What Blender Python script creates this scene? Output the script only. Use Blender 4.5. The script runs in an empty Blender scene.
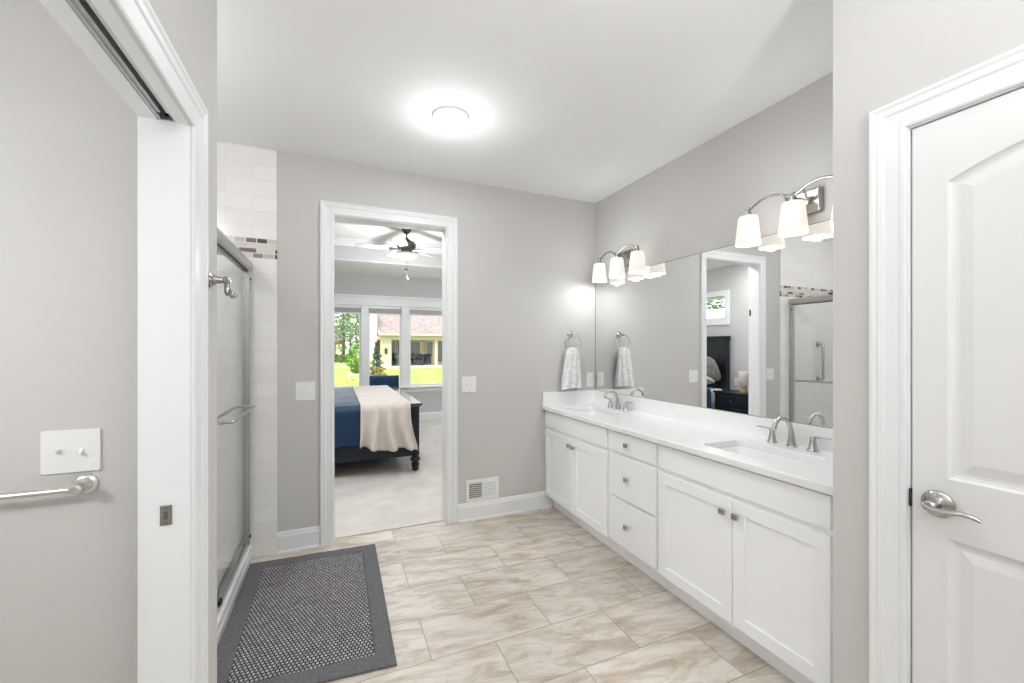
import bpy, bmesh, math, random
from mathutils import Vector, Matrix, noise
from mathutils.geometry import tessellate_polygon

C = bpy.context.scene.collection
S = bpy.context.scene
PI = math.pi

# ------------------------------------------------------------------ camera, sky, sun, exposure
YAW = 0.40435
cam_data = bpy.data.cameras.new('camera')
cam_data.sensor_width = 36.0
cam_data.lens = 413.86 / 1024 * 36.0
cam_data.shift_y = 6.26 / 1024
cam_data.clip_start = 0.02
cam_data.clip_end = 400
cam = bpy.data.objects.new('camera', cam_data)
C.objects.link(cam)
cam.location = (0, 0, 1.40)
cam.rotation_euler = (PI / 2, 0, -YAW)
S.camera = cam

W = bpy.data.worlds.new('sky')
S.world = W
W.use_nodes = True
wn = W.node_tree
bg = wn.nodes['Background']
bg.inputs['Color'].default_value = (0.90, 0.95, 1.0, 1)
bg.inputs['Strength'].default_value = 2.4

sun_data = bpy.data.lights.new('sun', 'SUN')
sun_data.energy = 2.4
sun_data.angle = 0.02
sun_data.color = (1.0, 0.96, 0.88)
sun = bpy.data.objects.new('sun', sun_data)
C.objects.link(sun)
sun.rotation_euler = (math.radians(40), 0, math.radians(-28))

S.view_settings.view_transform = 'Standard'
S.view_settings.look = 'None'
S.view_settings.exposure = 0.13
S.view_settings.gamma = 1.0
S.view_settings.use_curve_mapping = False
S.cycles.max_bounces = 12
S.cycles.diffuse_bounces = 6
S.cycles.glossy_bounces = 6
S.cycles.transparent_max_bounces = 16
S.cycles.transmission_bounces = 8
S.cycles.caustics_reflective = False
S.cycles.caustics_refractive = False
S.cycles.sample_clamp_indirect = 6.0

BATH_LAMP = 7        # round ceiling light, downward
DOME_FILL = 5        # added fill light above the viewer, out of frame
UPLIGHT_FILL = 54         # added fill behind the viewer, aimed up to brighten the ceiling
TOILET_FILL = 29  # added fill, out of view in the toilet room
SHOWER_FILL = 8  # added fill hidden in the shower, for the tile and facing walls
VANITY_LAMP = 3.2       # each of the six shades
SHADE_GLOW = 0.72
BEDROOM_LAMP = 68  # fan light, and the soffit fills added out of view
DOORWAY_FILL = 14  # added fill standing in for daylight on the doorway tiles
LAMP_COL = (0.97, 0.985, 1.0)


def lamp(name, loc, power, radius, parent, down=False):
    d = bpy.data.lights.new(name, 'AREA' if down else 'POINT')
    d.energy = power
    if down:
        d.shape = 'DISK'
        d.size = radius * 2
    else:
        d.shadow_soft_size = radius
    d.color = LAMP_COL
    o = bpy.data.objects.new(name, d)
    C.objects.link(o)
    o.parent = parent
    o.location = Vector(loc) - world_loc(parent)
    return o


# ------------------------------------------------------------------ materials
def srgb(r, g, b):
    def f(c):
        c /= 255.0
        return c / 12.92 if c <= 0.04045 else ((c + 0.055) / 1.055) ** 2.4
    return (f(r), f(g), f(b), 1)


def new_mat(name):
    m = bpy.data.materials.new(name)
    m.use_nodes = True
    nt = m.node_tree
    return m, nt, nt.nodes['Principled BSDF']


def nd(nt, typ, **kw):
    n = nt.nodes.new(typ)
    for k, v in kw.items():
        setattr(n, k, v)
    return n


def plain(name, col, rough=0.5, metal=0.0, spec=0.5, bump=0.0, bscale=200.0, var=0.0, vscale=6.0, coat=0.0, emit=0.0, ecol=None, sheen=0.0):
    m, nt, b = new_mat(name)
    b.inputs['Base Color'].default_value = col
    b.inputs['Roughness'].default_value = rough
    b.inputs['Metallic'].default_value = metal
    b.inputs['Specular IOR Level'].default_value = spec
    b.inputs['Coat Weight'].default_value = coat
    b.inputs['Coat Roughness'].default_value = 0.08
    b.inputs['Sheen Weight'].default_value = sheen
    geo = nd(nt, 'ShaderNodeNewGeometry')
    if var > 0:
        nz = nd(nt, 'ShaderNodeTexNoise')
        nz.inputs['Scale'].default_value = vscale
        nz.inputs['Detail'].default_value = 4
        nt.links.new(geo.outputs['Position'], nz.inputs['Vector'])
        mx = nd(nt, 'ShaderNodeMix', data_type='RGBA')
        mx.inputs['A'].default_value = tuple(c * (1 - var) for c in col[:3]) + (1,)
        mx.inputs['B'].default_value = tuple(min(1, c * (1 + var)) for c in col[:3]) + (1,)
        nt.links.new(nz.outputs['Fac'], mx.inputs['Factor'])
        nt.links.new(mx.outputs['Result'], b.inputs['Base Color'])
    if bump > 0:
        nb = nd(nt, 'ShaderNodeTexNoise')
        nb.inputs['Scale'].default_value = bscale
        nb.inputs['Detail'].default_value = 3
        nt.links.new(geo.outputs['Position'], nb.inputs['Vector'])
        bp = nd(nt, 'ShaderNodeBump')
        bp.inputs['Strength'].default_value = bump
        bp.inputs['Distance'].default_value = 0.002
        nt.links.new(nb.outputs['Fac'], bp.inputs['Height'])
        nt.links.new(bp.outputs['Normal'], b.inputs['Normal'])
    if emit > 0:
        b.inputs['Emission Color'].default_value = ecol or col
        b.inputs['Emission Strength'].default_value = emit
    return m


def glass(name, tint, f0=0.04, rough=0.0):
    """thin architectural glass: clear with a Schlick reflection"""
    m, nt, b = new_mat(name)
    nt.nodes.remove(b)
    out = nt.nodes['Material Output']
    tr = nd(nt, 'ShaderNodeBsdfTransparent')
    tr.inputs['Color'].default_value = tint
    gl = nd(nt, 'ShaderNodeBsdfGlossy')
    gl.inputs['Roughness'].default_value = rough
    lw = nd(nt, 'ShaderNodeLayerWeight')
    lw.inputs['Blend'].default_value = 0.5
    pw = nd(nt, 'ShaderNodeMath', operation='POWER')
    pw.inputs[1].default_value = 5.0
    nt.links.new(lw.outputs['Facing'], pw.inputs[0])
    ma = nd(nt, 'ShaderNodeMath', operation='MULTIPLY_ADD')
    ma.inputs[1].default_value = 0.8 * (1 - f0)
    ma.inputs[2].default_value = f0
    nt.links.new(pw.outputs['Value'], ma.inputs[0])
    mx = nd(nt, 'ShaderNodeMixShader')
    nt.links.new(ma.outputs['Value'], mx.inputs['Fac'])
    nt.links.new(tr.outputs['BSDF'], mx.inputs[1])
    nt.links.new(gl.outputs['BSDF'], mx.inputs[2])
    nt.links.new(mx.outputs['Shader'], out.inputs['Surface'])
    return m


def pos_uv(nt, au, av, ou=0.0, ov=0.0):
    """2D coordinates (world metres) from two of the three position axes."""
    geo = nd(nt, 'ShaderNodeNewGeometry')
    sp = nd(nt, 'ShaderNodeSeparateXYZ')
    nt.links.new(geo.outputs['Position'], sp.inputs['Vector'])
    cb = nd(nt, 'ShaderNodeCombineXYZ')
    for ax, off, dst in ((au, ou, 'X'), (av, ov, 'Y')):
        ad = nd(nt, 'ShaderNodeMath', operation='ADD')
        nt.links.new(sp.outputs[ax], ad.inputs[0])
        ad.inputs[1].default_value = off
        nt.links.new(ad.outputs['Value'], cb.inputs[dst])
    return geo, sp, cb


def brick(nt, vec, w, h, mortar, c1, c2, cm, offset=0.5, smooth=0.1, bias=0.0):
    br = nd(nt, 'ShaderNodeTexBrick')
    br.offset = offset
    br.inputs['Scale'].default_value = 1.0
    br.inputs['Brick Width'].default_value = w
    br.inputs['Row Height'].default_value = h
    br.inputs['Mortar Size'].default_value = mortar
    br.inputs['Mortar Smooth'].default_value = smooth
    br.inputs['Bias'].default_value = bias
    br.inputs['Color1'].default_value = c1
    br.inputs['Color2'].default_value = c2
    br.inputs['Mortar'].default_value = cm
    nt.links.new(vec, br.inputs['Vector'])
    return br


def floor_tile():
    m, nt, b = new_mat('floor_tile')
    geo, sp, cb = pos_uv(nt, 'X', 'Y', -0.40 + 0.303, -1.846)
    br = brick(nt, cb.outputs['Vector'], 0.606, 0.305, 0.0022, (0, 0, 0, 1), (1, 1, 1, 1), (0.5, 0.5, 0.5, 1), smooth=0.0)
    # veined stone, different in each tile
    mp = nd(nt, 'ShaderNodeVectorMath', operation='MULTIPLY_ADD')
    nt.links.new(br.outputs['Color'], mp.inputs[0])
    mp.inputs[1].default_value = (7.0, 3.0, 0)
    nt.links.new(cb.outputs['Vector'], mp.inputs[2])
    rot = nd(nt, 'ShaderNodeVectorRotate', rotation_type='Z_AXIS')
    rot.inputs['Angle'].default_value = 0.16
    nt.links.new(mp.outputs['Vector'], rot.inputs['Vector'])
    st = nd(nt, 'ShaderNodeVectorMath', operation='MULTIPLY')
    st.inputs[1].default_value = (1.0, 3.6, 1.0)
    nt.links.new(rot.outputs['Vector'], st.inputs[0])
    n1 = nd(nt, 'ShaderNodeTexNoise')
    n1.inputs['Scale'].default_value = 3.6
    n1.inputs['Detail'].default_value = 8
    n1.inputs['Roughness'].default_value = 0.62
    n1.inputs['Distortion'].default_value = 0.7
    nt.links.new(st.outputs['Vector'], n1.inputs['Vector'])
    r1 = nd(nt, 'ShaderNodeValToRGB')
    e = r1.color_ramp.elements
    e[0].position, e[0].color = 0.30, srgb(168, 152, 133)
    e[1].position, e[1].color = 0.74, srgb(216, 211, 204)
    x = e.new(0.43); x.color = srgb(190, 178, 163)
    x = e.new(0.53); x.color = srgb(206, 199, 189)
    nt.links.new(n1.outputs['Fac'], r1.inputs['Fac'])
    n2 = nd(nt, 'ShaderNodeTexNoise')
    n2.inputs['Scale'].default_value = 2.2
    n2.inputs['Detail'].default_value = 6
    n2.inputs['Distortion'].default_value = 1.0
    nt.links.new(st.outputs['Vector'], n2.inputs['Vector'])
    ab = nd(nt, 'ShaderNodeMath', operation='SUBTRACT')
    ab.inputs[1].default_value = 0.5
    nt.links.new(n2.outputs['Fac'], ab.inputs[0])
    ab2 = nd(nt, 'ShaderNodeMath', operation='ABSOLUTE')
    nt.links.new(ab.outputs['Value'], ab2.inputs[0])
    rr = nd(nt, 'ShaderNodeMapRange')
    rr.inputs['From Min'].default_value = 0.0
    rr.inputs['From Max'].default_value = 0.022
    rr.inputs['To Min'].default_value = 0.5
    rr.inputs['To Max'].default_value = 0.0
    nt.links.new(ab2.outputs['Value'], rr.inputs['Value'])
    vein = nd(nt, 'ShaderNodeMix', data_type='RGBA')
    vein.inputs['B'].default_value = srgb(174, 160, 142)
    nt.links.new(rr.outputs['Result'], vein.inputs['Factor'])
    nt.links.new(r1.outputs['Color'], vein.inputs['A'])
    # per-tile tone
    tone = nd(nt, 'ShaderNodeMapRange')
    tone.inputs['To Min'].default_value = 0.92
    tone.inputs['To Max'].default_value = 1.06
    nt.links.new(br.outputs['Color'], tone.inputs['Value'])
    mul = nd(nt, 'ShaderNodeMix', data_type='RGBA', blend_type='MULTIPLY')
    mul.inputs['Factor'].default_value = 1.0
    nt.links.new(vein.outputs['Result'], mul.inputs['A'])
    nt.links.new(tone.outputs['Result'], mul.inputs['B'])
    gm = nd(nt, 'ShaderNodeMix', data_type='RGBA')
    gm.inputs['B'].default_value = srgb(150, 138, 124)
    nt.links.new(br.outputs['Fac'], gm.inputs['Factor'])
    nt.links.new(mul.outputs['Result'], gm.inputs['A'])
    nt.links.new(gm.outputs['Result'], b.inputs['Base Color'])
    b.inputs['Roughness'].default_value = 0.37
    bp = nd(nt, 'ShaderNodeBump', invert=True)
    bp.inputs['Strength'].default_value = 0.4
    bp.inputs['Distance'].default_value = 0.002
    nt.links.new(br.outputs['Fac'], bp.inputs['Height'])
    nt.links.new(bp.outputs['Normal'], b.inputs['Normal'])
    return m


def wall_tile(name, axis):
    """white subway tile with a mosaic band at z 2.00..2.133"""
    m, nt, b = new_mat(name)
    geo, sp, cb = pos_uv(nt, axis, 'Z', 0.5, -2.0 + 0.1045 * 30)
    br = brick(nt, cb.outputs['Vector'], 0.31, 0.1045, 0.0016, srgb(236, 234, 232), srgb(241, 240, 238), srgb(223, 220, 217), smooth=0.3)
    geo2, sp2, cb2 = pos_uv(nt, axis, 'Z', 3.0, -2.0 + 1.0 - 0.0)
    # mosaic: four rows
    mb = brick(nt, cb2.outputs['Vector'], 0.105, 0.0333, 0.0030, (0, 0, 0, 1), (1, 1, 1, 1), (0, 0, 0, 1), offset=0.37, smooth=0.0)
    mb.squash = 0.6
    mb.squash_frequency = 3
    rp = nd(nt, 'ShaderNodeValToRGB')
    rp.color_ramp.interpolation = 'CONSTANT'
    e = rp.color_ramp.elements
    e[0].position, e[0].color = 0.0, srgb(92, 84, 82)
    e[1].position, e[1].color = 0.9, srgb(112, 100, 96)
    for p, c in ((0.16, (204, 200, 196)), (0.36, (140, 134, 132)), (0.48, (216, 212, 206)), (0.68, (74, 66, 66)), (0.80, (190, 186, 182))):
        x = e.new(p); x.color = srgb(*c)
    nt.links.new(mb.outputs['Color'], rp.inputs['Fac'])
    mo = nd(nt, 'ShaderNodeMix', data_type='RGBA')
    mo.inputs['B'].default_value = srgb(222, 219, 214)
    nt.links.new(mb.outputs['Fac'], mo.inputs['Factor'])
    nt.links.new(rp.outputs['Color'], mo.inputs['A'])
    a = nd(nt, 'ShaderNodeMath', operation='GREATER_THAN'); a.inputs[1].default_value = 2.0
    c = nd(nt, 'ShaderNodeMath', operation='LESS_THAN'); c.inputs[1].default_value = 2.133
    nt.links.new(sp.outputs['Z'], a.inputs[0]); nt.links.new(sp.outputs['Z'], c.inputs[0])
    k = nd(nt, 'ShaderNodeMath', operation='MULTIPLY')
    nt.links.new(a.outputs['Value'], k.inputs[0]); nt.links.new(c.outputs['Value'], k.inputs[1])
    mx = nd(nt, 'ShaderNodeMix', data_type='RGBA')
    nt.links.new(k.outputs['Value'], mx.inputs['Factor'])
    nt.links.new(br.outputs['Color'], mx.inputs['A']); nt.links.new(mo.outputs['Result'], mx.inputs['B'])
    nt.links.new(mx.outputs['Result'], b.inputs['Base Color'])
    b.inputs['Roughness'].default_value = 0.22
    bp = nd(nt, 'ShaderNodeBump', invert=True)
    bp.inputs['Strength'].default_value = 0.25
    bp.inputs['Distance'].default_value = 0.0015
    nt.links.new(br.outputs['Fac'], bp.inputs['Height'])
    nt.links.new(bp.outputs['Normal'], b.inputs['Normal'])
    return m


def rug_weave():
    m, nt, b = new_mat('rug_weave')
    tc = nd(nt, 'ShaderNodeTexCoord')
    br = brick(nt, tc.outputs['Object'], 0.0165, 0.0190, 0.0042, srgb(158, 157, 157), srgb(196, 195, 194), srgb(66, 66, 69), smooth=0.5)
    nz = nd(nt, 'ShaderNodeTexNoise'); nz.inputs['Scale'].default_value = 260
    nt.links.new(tc.outputs['Object'], nz.inputs['Vector'])
    mx = nd(nt, 'ShaderNodeMix', data_type='RGBA', blend_type='MULTIPLY')
    mx.inputs['Factor'].default_value = 0.5
    nt.links.new(br.outputs['Color'], mx.inputs['A']); nt.links.new(nz.outputs['Color'], mx.inputs['B'])
    nt.links.new(br.outputs['Color'], b.inputs['Base Color'])
    b.inputs['Roughness'].default_value = 0.95
    b.inputs['Specular IOR Level'].default_value = 0.1
    bp = nd(nt, 'ShaderNodeBump', invert=True)
    bp.inputs['Strength'].default_value = 0.9
    bp.inputs['Distance'].default_value = 0.004
    nt.links.new(br.outputs['Fac'], bp.inputs['Height'])
    nt.links.new(bp.outputs['Normal'], b.inputs['Normal'])
    return m


def two_tone(name, ca, cb_, scale, detail=3, lo=0.45, hi=0.55, rough=0.9, dist=0.0, bump=0.0, coords='Object'):
    m, nt, b = new_mat(name)
    tc = nd(nt, 'ShaderNodeTexCoord')
    nz = nd(nt, 'ShaderNodeTexNoise')
    nz.inputs['Scale'].default_value = scale
    nz.inputs['Detail'].default_value = detail
    nz.inputs['Distortion'].default_value = dist
    nt.links.new(tc.outputs[coords], nz.inputs['Vector'])
    r = nd(nt, 'ShaderNodeValToRGB')
    r.color_ramp.elements[0].position, r.color_ramp.elements[0].color = lo, ca
    r.color_ramp.elements[1].position, r.color_ramp.elements[1].color = hi, cb_
    nt.links.new(nz.outputs['Fac'], r.inputs['Fac'])
    nt.links.new(r.outputs['Color'], b.inputs['Base Color'])
    b.inputs['Roughness'].default_value = rough
    b.inputs['Specular IOR Level'].default_value = 0.2
    if bump:
        bp = nd(nt, 'ShaderNodeBump')
        bp.inputs['Strength'].default_value = bump
        bp.inputs['Distance'].default_value = 0.004
        nt.links.new(nz.outputs['Fac'], bp.inputs['Height'])
        nt.links.new(bp.outputs['Normal'], b.inputs['Normal'])
    return m


def brick_wall(name, w, h, mort, c1, c2, cm):
    m, nt, b = new_mat(name)
    geo, sp, cb = pos_uv(nt, 'X', 'Z', 50.0, 20.0)
    br = brick(nt, cb.outputs['Vector'], w, h, mort, c1, c2, cm)
    nt.links.new(br.outputs['Color'], b.inputs['Base Color'])
    b.inputs['Roughness'].default_value = 0.9
    return m


M = {}
M['wall'] = plain('greige_paint', (0.585, 0.575, 0.557, 1), 0.75, spec=0.25, bump=0.10, bscale=260)
M['bedroom_wall'] = plain('bedroom_paint', (0.56, 0.557, 0.55, 1), 0.8, spec=0.25)
M['ceiling'] = plain('ceiling_paint', (0.88, 0.88, 0.88, 1), 0.9, spec=0.1)
M['trim'] = plain('white_trim_paint', (0.80, 0.81, 0.825, 1), 0.38, spec=0.4)
M['door'] = plain('white_door_paint', (0.80, 0.80, 0.805, 1), 0.42, spec=0.4)
M['cabinet'] = plain('white_cabinet_paint', (0.915, 0.925, 0.94, 1), 0.36, spec=0.4)
M['counter'] = plain('white_quartz', (0.87, 0.87, 0.87, 1), 0.16, var=0.02, vscale=30)
M['ceramic'] = plain('white_ceramic', (0.85, 0.85, 0.85, 1), 0.10)
M['acrylic'] = plain('white_acrylic', (0.84, 0.84, 0.84, 1), 0.25)
M['plastic'] = plain('white_plastic', (0.82, 0.82, 0.80, 1), 0.35)
M['dark_slot'] = plain('dark_recess', (0.05, 0.05, 0.05, 1), 0.7)
M['nickel'] = plain('brushed_nickel', (0.50, 0.49, 0.475, 1), 0.26, metal=1.0)
M['nickel_light'] = plain('satin_nickel', (0.78, 0.76, 0.73, 1), 0.32, metal=1.0)
M['steel'] = plain('satin_steel', (0.52, 0.52, 0.515, 1), 0.34, metal=1.0)
M['steel_dark'] = plain('dark_steel', (0.24, 0.24, 0.24, 1), 0.40, metal=1.0)
M['track'] = plain('grey_track_metal', (0.62, 0.63, 0.64, 1), 0.5, metal=0.5)
M['gasket'] = plain('black_rubber', (0.012, 0.012, 0.012, 1), 0.5)
M['brass'] = plain('dull_brass', (0.16, 0.11, 0.085, 1), 0.5, metal=0.6)
M['mirror'] = plain('silvered_mirror', (0.93, 0.935, 0.93, 1), 0.0, metal=1.0)
M['mirror_edge'] = plain('mirror_edge', (0.22, 0.23, 0.23, 1), 0.25, metal=0.6)
M['pane'] = glass('window_glass', (0.98, 0.985, 0.98, 1), 0.03)
M['shower_glass'] = glass('shower_glass', (0.985, 0.99, 0.987, 1), 0.025)
M['floor'] = floor_tile()
M['tile_x'] = wall_tile('shower_tile_back', 'X')
M['tile_y'] = wall_tile('shower_tile_side', 'Y')
M['rug_weave'] = rug_weave()
M['rug_border'] = two_tone('rug_border', srgb(80, 80, 83), srgb(130, 130, 134), 330, 4, 0.38, 0.64, 0.95, bump=0.5)
M['carpet'] = two_tone('carpet', srgb(192, 187, 181), srgb(206, 201, 196), 5.0, 9, 0.32, 0.68, 1.0, bump=0.25)
M['towel'] = two_tone('floral_towel', srgb(212, 211, 214), srgb(244, 243, 242), 34, 4, 0.42, 0.58, 0.95, dist=2.2, bump=0.4)
M['shade'] = plain('etched_glass_shade', (0.28, 0.27, 0.25, 1), 0.5, emit=SHADE_GLOW, ecol=(1.0, 0.93, 0.84, 1))
M['nickel_arm'] = plain('nickel_fixture', (0.40, 0.39, 0.375, 1), 0.25, metal=1.0)
M['bulb'] = plain('lit_bulb', (1, 1, 1, 1), 0.4, emit=6.0, ecol=(1.0, 0.95, 0.88, 1))
M['led'] = plain('lit_diffuser', (1, 1, 1, 1), 0.4, emit=4.0, ecol=(1.0, 0.97, 0.94, 1))
M['bowl'] = plain('frosted_bowl', (0.40, 0.40, 0.39, 1), 0.4, emit=0.45, ecol=(1, 0.97, 0.93, 1))
M['navy_wood'] = plain('navy_black_wood', (0.010, 0.015, 0.022, 1), 0.38, spec=0.35)
M['navy_polish'] = plain('polished_navy_wood', (0.012, 0.017, 0.024, 1), 0.12, spec=1.0, coat=1.0)
M['duvet'] = plain('navy_satin', srgb(8, 46, 78), 0.46, spec=0.35, sheen=0.15, bump=0.5, bscale=60)
M['throw'] = plain('beige_fleece', srgb(204, 195, 188), 0.95, spec=0.1, sheen=0.4, bump=0.7, bscale=350)
M['linen_white'] = plain('white_linen', (0.72, 0.72, 0.72, 1), 0.9, spec=0.1)
M['pillow_grey'] = two_tone('grey_pillow', srgb(120, 116, 114), srgb(160, 155, 150), 40, 3, 0.4, 0.6, 0.9)
M['pillow_navy'] = plain('slate_pillow', srgb(60, 66, 82), 0.85)
M['chair_fabric'] = plain('navy_upholstery', srgb(34, 60, 88), 0.85, spec=0.2, sheen=0.3)
M['fan_metal'] = plain('pewter_fan', (0.17, 0.165, 0.15, 1), 0.35, metal=1.0)
M['fan_blade'] = plain('pale_grey_blade', (0.55, 0.54, 0.52, 1), 0.5)
M['lamp_base'] = plain('tan_lamp_base', srgb(190, 165, 135), 0.5)
M['lamp_shade'] = plain('cream_shade', srgb(238, 234, 224), 0.8)
M['blind'] = plain('grey_blind', srgb(196, 196, 196), 0.7)
M['vinyl'] = plain('white_vinyl', (0.78, 0.78, 0.78, 1), 0.4)
M['lawn'] = two_tone('lawn', srgb(142, 170, 78), srgb(174, 196, 104), 1.5, 6, 0.35, 0.65, 1.0)
M['stucco'] = plain('beige_stucco', srgb(200, 184, 166), 0.9, var=0.05)
M['stucco_pale'] = plain('pale_stucco', srgb(238, 226, 204), 0.9)
M['shingle'] = two_tone('pinkish_shingle', srgb(138, 124, 123), srgb(172, 158, 155), 4, 5, 0.35, 0.65, 0.95)
M['brick'] = brick_wall('red_brick', 0.25, 0.09, 0.01, srgb(150, 104, 96), srgb(172, 126, 116), srgb(196, 186, 180))
M['dark_glass'] = plain('dark_window', srgb(92, 98, 98), 0.08)
M['concrete'] = plain('concrete', srgb(206, 200, 192), 0.9)
M['wicker'] = plain('dark_wicker', srgb(54, 56, 62), 0.8)
M['trunk'] = plain('bark', srgb(112, 100, 88), 0.95)
M['leaf'] = two_tone('leaf_green', srgb(104, 132, 92), srgb(158, 182, 142), 2.2, 3, 0.4, 0.6, 0.9)
M['leaf_bright'] = two_tone('leaf_bright', srgb(104, 150, 56), srgb(152, 186, 90), 4, 3, 0.4, 0.6, 0.9)
M['needle'] = two_tone('spruce_needle', srgb(72, 96, 84), srgb(118, 140, 122), 6, 3, 0.4, 0.6, 0.95)
M['leaf_orange'] = two_tone('autumn_leaf', srgb(190, 140, 80), srgb(138, 146, 76), 16, 3, 0.45, 0.55, 0.9)


# ------------------------------------------------------------------ mesh helpers (world coordinates)
def world_loc(o):
    v = Vector((0, 0, 0))
    while o:
        v = v + o.location
        o = o.parent
    return v


def box(bm, x0, x1, y0, y1, z0, z1):
    vs = [bm.verts.new((x, y, z)) for z in (z0, z1) for y in (y0, y1) for x in (x0, x1)]
    for f in ((0, 2, 3, 1), (4, 5, 7, 6), (0, 1, 5, 4), (2, 6, 7, 3), (0, 4, 6, 2), (1, 3, 7, 5)):
        bm.faces.new([vs[i] for i in f])
    return vs


def frame_of(d):
    d = Vector(d).normalized()
    up = Vector((0, 0, 1)) if abs(d.z) < 0.95 else Vector((1, 0, 0))
    a = d.cross(up).normalized()
    return a, d.cross(a).normalized(), d


def tube(bm, pts, radii, seg=12, caps=True, squash=1.0):
    pts = [Vector(p) for p in pts]
    if not isinstance(radii, (list, tuple)):
        radii = [radii] * len(pts)
    rings = []
    a = None
    for i, p in enumerate(pts):
        d = (pts[min(i + 1, len(pts) - 1)] - pts[max(i - 1, 0)])
        if a is None:
            a, b_, _ = frame_of(d)
        else:
            dn = d.normalized()
            a = (a - dn * a.dot(dn)).normalized()
            b_ = dn.cross(a)
        rings.append([bm.verts.new(p + (a * math.cos(t) + b_ * math.sin(t) * squash) * radii[i]) for t in (2 * PI * k / seg for k in range(seg))])
    for r0, r1 in zip(rings, rings[1:]):
        for k in range(seg):
            bm.faces.new((r0[k], r0[(k + 1) % seg], r1[(k + 1) % seg], r1[k]))
    if caps:
        bm.faces.new(rings[0][::-1])
        bm.faces.new(rings[-1])


def lathe(bm, prof, c, axis=(0, 0, 1), seg=24, cap=True):
    """prof: (radius, height along axis)"""
    a, b_, d = frame_of(axis)
    c = Vector(c)
    rings = []
    for r, h in prof:
        rings.append([bm.verts.new(c + d * h + (a * math.cos(2 * PI * k / seg) + b_ * math.sin(2 * PI * k / seg)) * max(r, 1e-4)) for k in range(seg)])
    for r0, r1 in zip(rings, rings[1:]):
        for k in range(seg):
            bm.faces.new((r0[k], r0[(k + 1) % seg], r1[(k + 1) % seg], r1[k]))
    if cap:
        bm.faces.new(rings[0][::-1])
        bm.faces.new(rings[-1])


def torus(bm, c, n, R, r, seg=40, sec=10, a0=0.0, a1=2 * PI):
    a, b_, d = frame_of(n)
    c = Vector(c)
    full = abs(a1 - a0 - 2 * PI) < 1e-6
    cnt = seg if full else seg + 1
    rings = []
    for i in range(cnt):
        t = a0 + (a1 - a0) * i / seg
        o = a * math.cos(t) + b_ * math.sin(t)
        rings.append([bm.verts.new(c + o * (R + r * math.cos(s)) + d * r * math.sin(s)) for s in (2 * PI * k / sec for k in range(sec))])
    for i in range(cnt if full else cnt - 1):
        r0, r1 = rings[i], rings[(i + 1) % cnt]
        for k in range(sec):
            bm.faces.new((r0[k], r1[k], r1[(k + 1) % sec], r0[(k + 1) % sec]))


def plate(bm, loops, to3, t0, t1):
    """flat plate with holes: loops of 2D points, to3(u, v, t) gives 3D"""
    vec = [[Vector((p[0], p[1], 0)) for p in L] for L in loops]
    flat = [p for L in loops for p in L]
    tris = tessellate_polygon(vec)
    lo = [bm.verts.new(to3(p[0], p[1], t0)) for p in flat]
    hi = [bm.verts.new(to3(p[0], p[1], t1)) for p in flat]
    for t in tris:
        try:
            bm.faces.new([hi[i] for i in t])
            bm.faces.new([lo[i] for i in t][::-1])
        except ValueError:
            pass
    i = 0
    for L in loops:
        n = len(L)
        for k in range(n):
            a, b_ = i + k, i + (k + 1) % n
            bm.faces.new((lo[a], lo[b_], hi[b_], hi[a]))
        i += n


def rrect(x0, x1, y0, y1, r, n=6):
    pts = []
    for cx, cy, a in ((x1 - r, y1 - r, 0), (x0 + r, y1 - r, PI / 2), (x0 + r, y0 + r, PI), (x1 - r, y0 + r, 1.5 * PI)):
        for k in range(n + 1):
            t = a + PI / 2 * k / n
            pts.append((cx + r * math.cos(t), cy + r * math.sin(t)))
    return pts


def loft(bm, loops, close=True, cap0=False, cap1=False):
    rings = [[bm.verts.new(p) for p in L] for L in loops]
    n = len(rings[0])
    for r0, r1 in zip(rings, rings[1:]):
        for k in range(n if close else n - 1):
            bm.faces.new((r0[k], r0[(k + 1) % n], r1[(k + 1) % n], r1[k]))
    if cap0:
        bm.faces.new(rings[0][::-1])
    if cap1:
        bm.faces.new(rings[-1])
    return rings


def extrude_profile(bm, prof, p0, p1, n):
    """prof (d, z) along the wall normal n, swept from p0 to p1 (2D)"""
    n = Vector((n[0], n[1], 0))
    ends = []
    for p in (p0, p1):
        ends.append([bm.verts.new(Vector((p[0], p[1], 0)) + n * d + Vector((0, 0, z))) for d, z in prof])
    k = len(prof)
    for i in range(k):
        bm.faces.new((ends[0][i], ends[0][(i + 1) % k], ends[1][(i + 1) % k], ends[1][i]))
    bm.faces.new(ends[0][::-1])
    bm.faces.new(ends[1])


CASING = [(0, 0), (0, 0.009), (0.005, 0.012), (0.014, 0.012), (0.018, 0.010), (0.050, 0.013), (0.056, 0.017), (0.066, 0.019), (0.072, 0.017), (0.080, 0.021), (0.088, 0.021), (0.088, 0)]


def casing(bm, base, u, n, u0, u1, zt, z0=0.0, w=1.0):
    """mitred door casing round an opening u0..u1, top zt"""
    base, u, n = Vector(base), Vector(u), Vector(n)
    prof = [(a * w, d) for a, d in CASING]
    rings = []
    for stage in range(4):
        ring = []
        for a, d in prof:
            uu, zz = ((u0 - a, z0), (u0 - a, zt + a), (u1 + a, zt + a), (u1 + a, z0))[stage]
            ring.append(bm.verts.new(base + u * uu + n * d + Vector((0, 0, zz))))
        rings.append(ring)
    k = len(prof)
    for r0, r1 in zip(rings, rings[1:]):
        for i in range(k):
            bm.faces.new((r0[i], r0[(i + 1) % k], r1[(i + 1) % k], r1[i]))
    bm.faces.new(rings[0][::-1])
    bm.faces.new(rings[-1])


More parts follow.
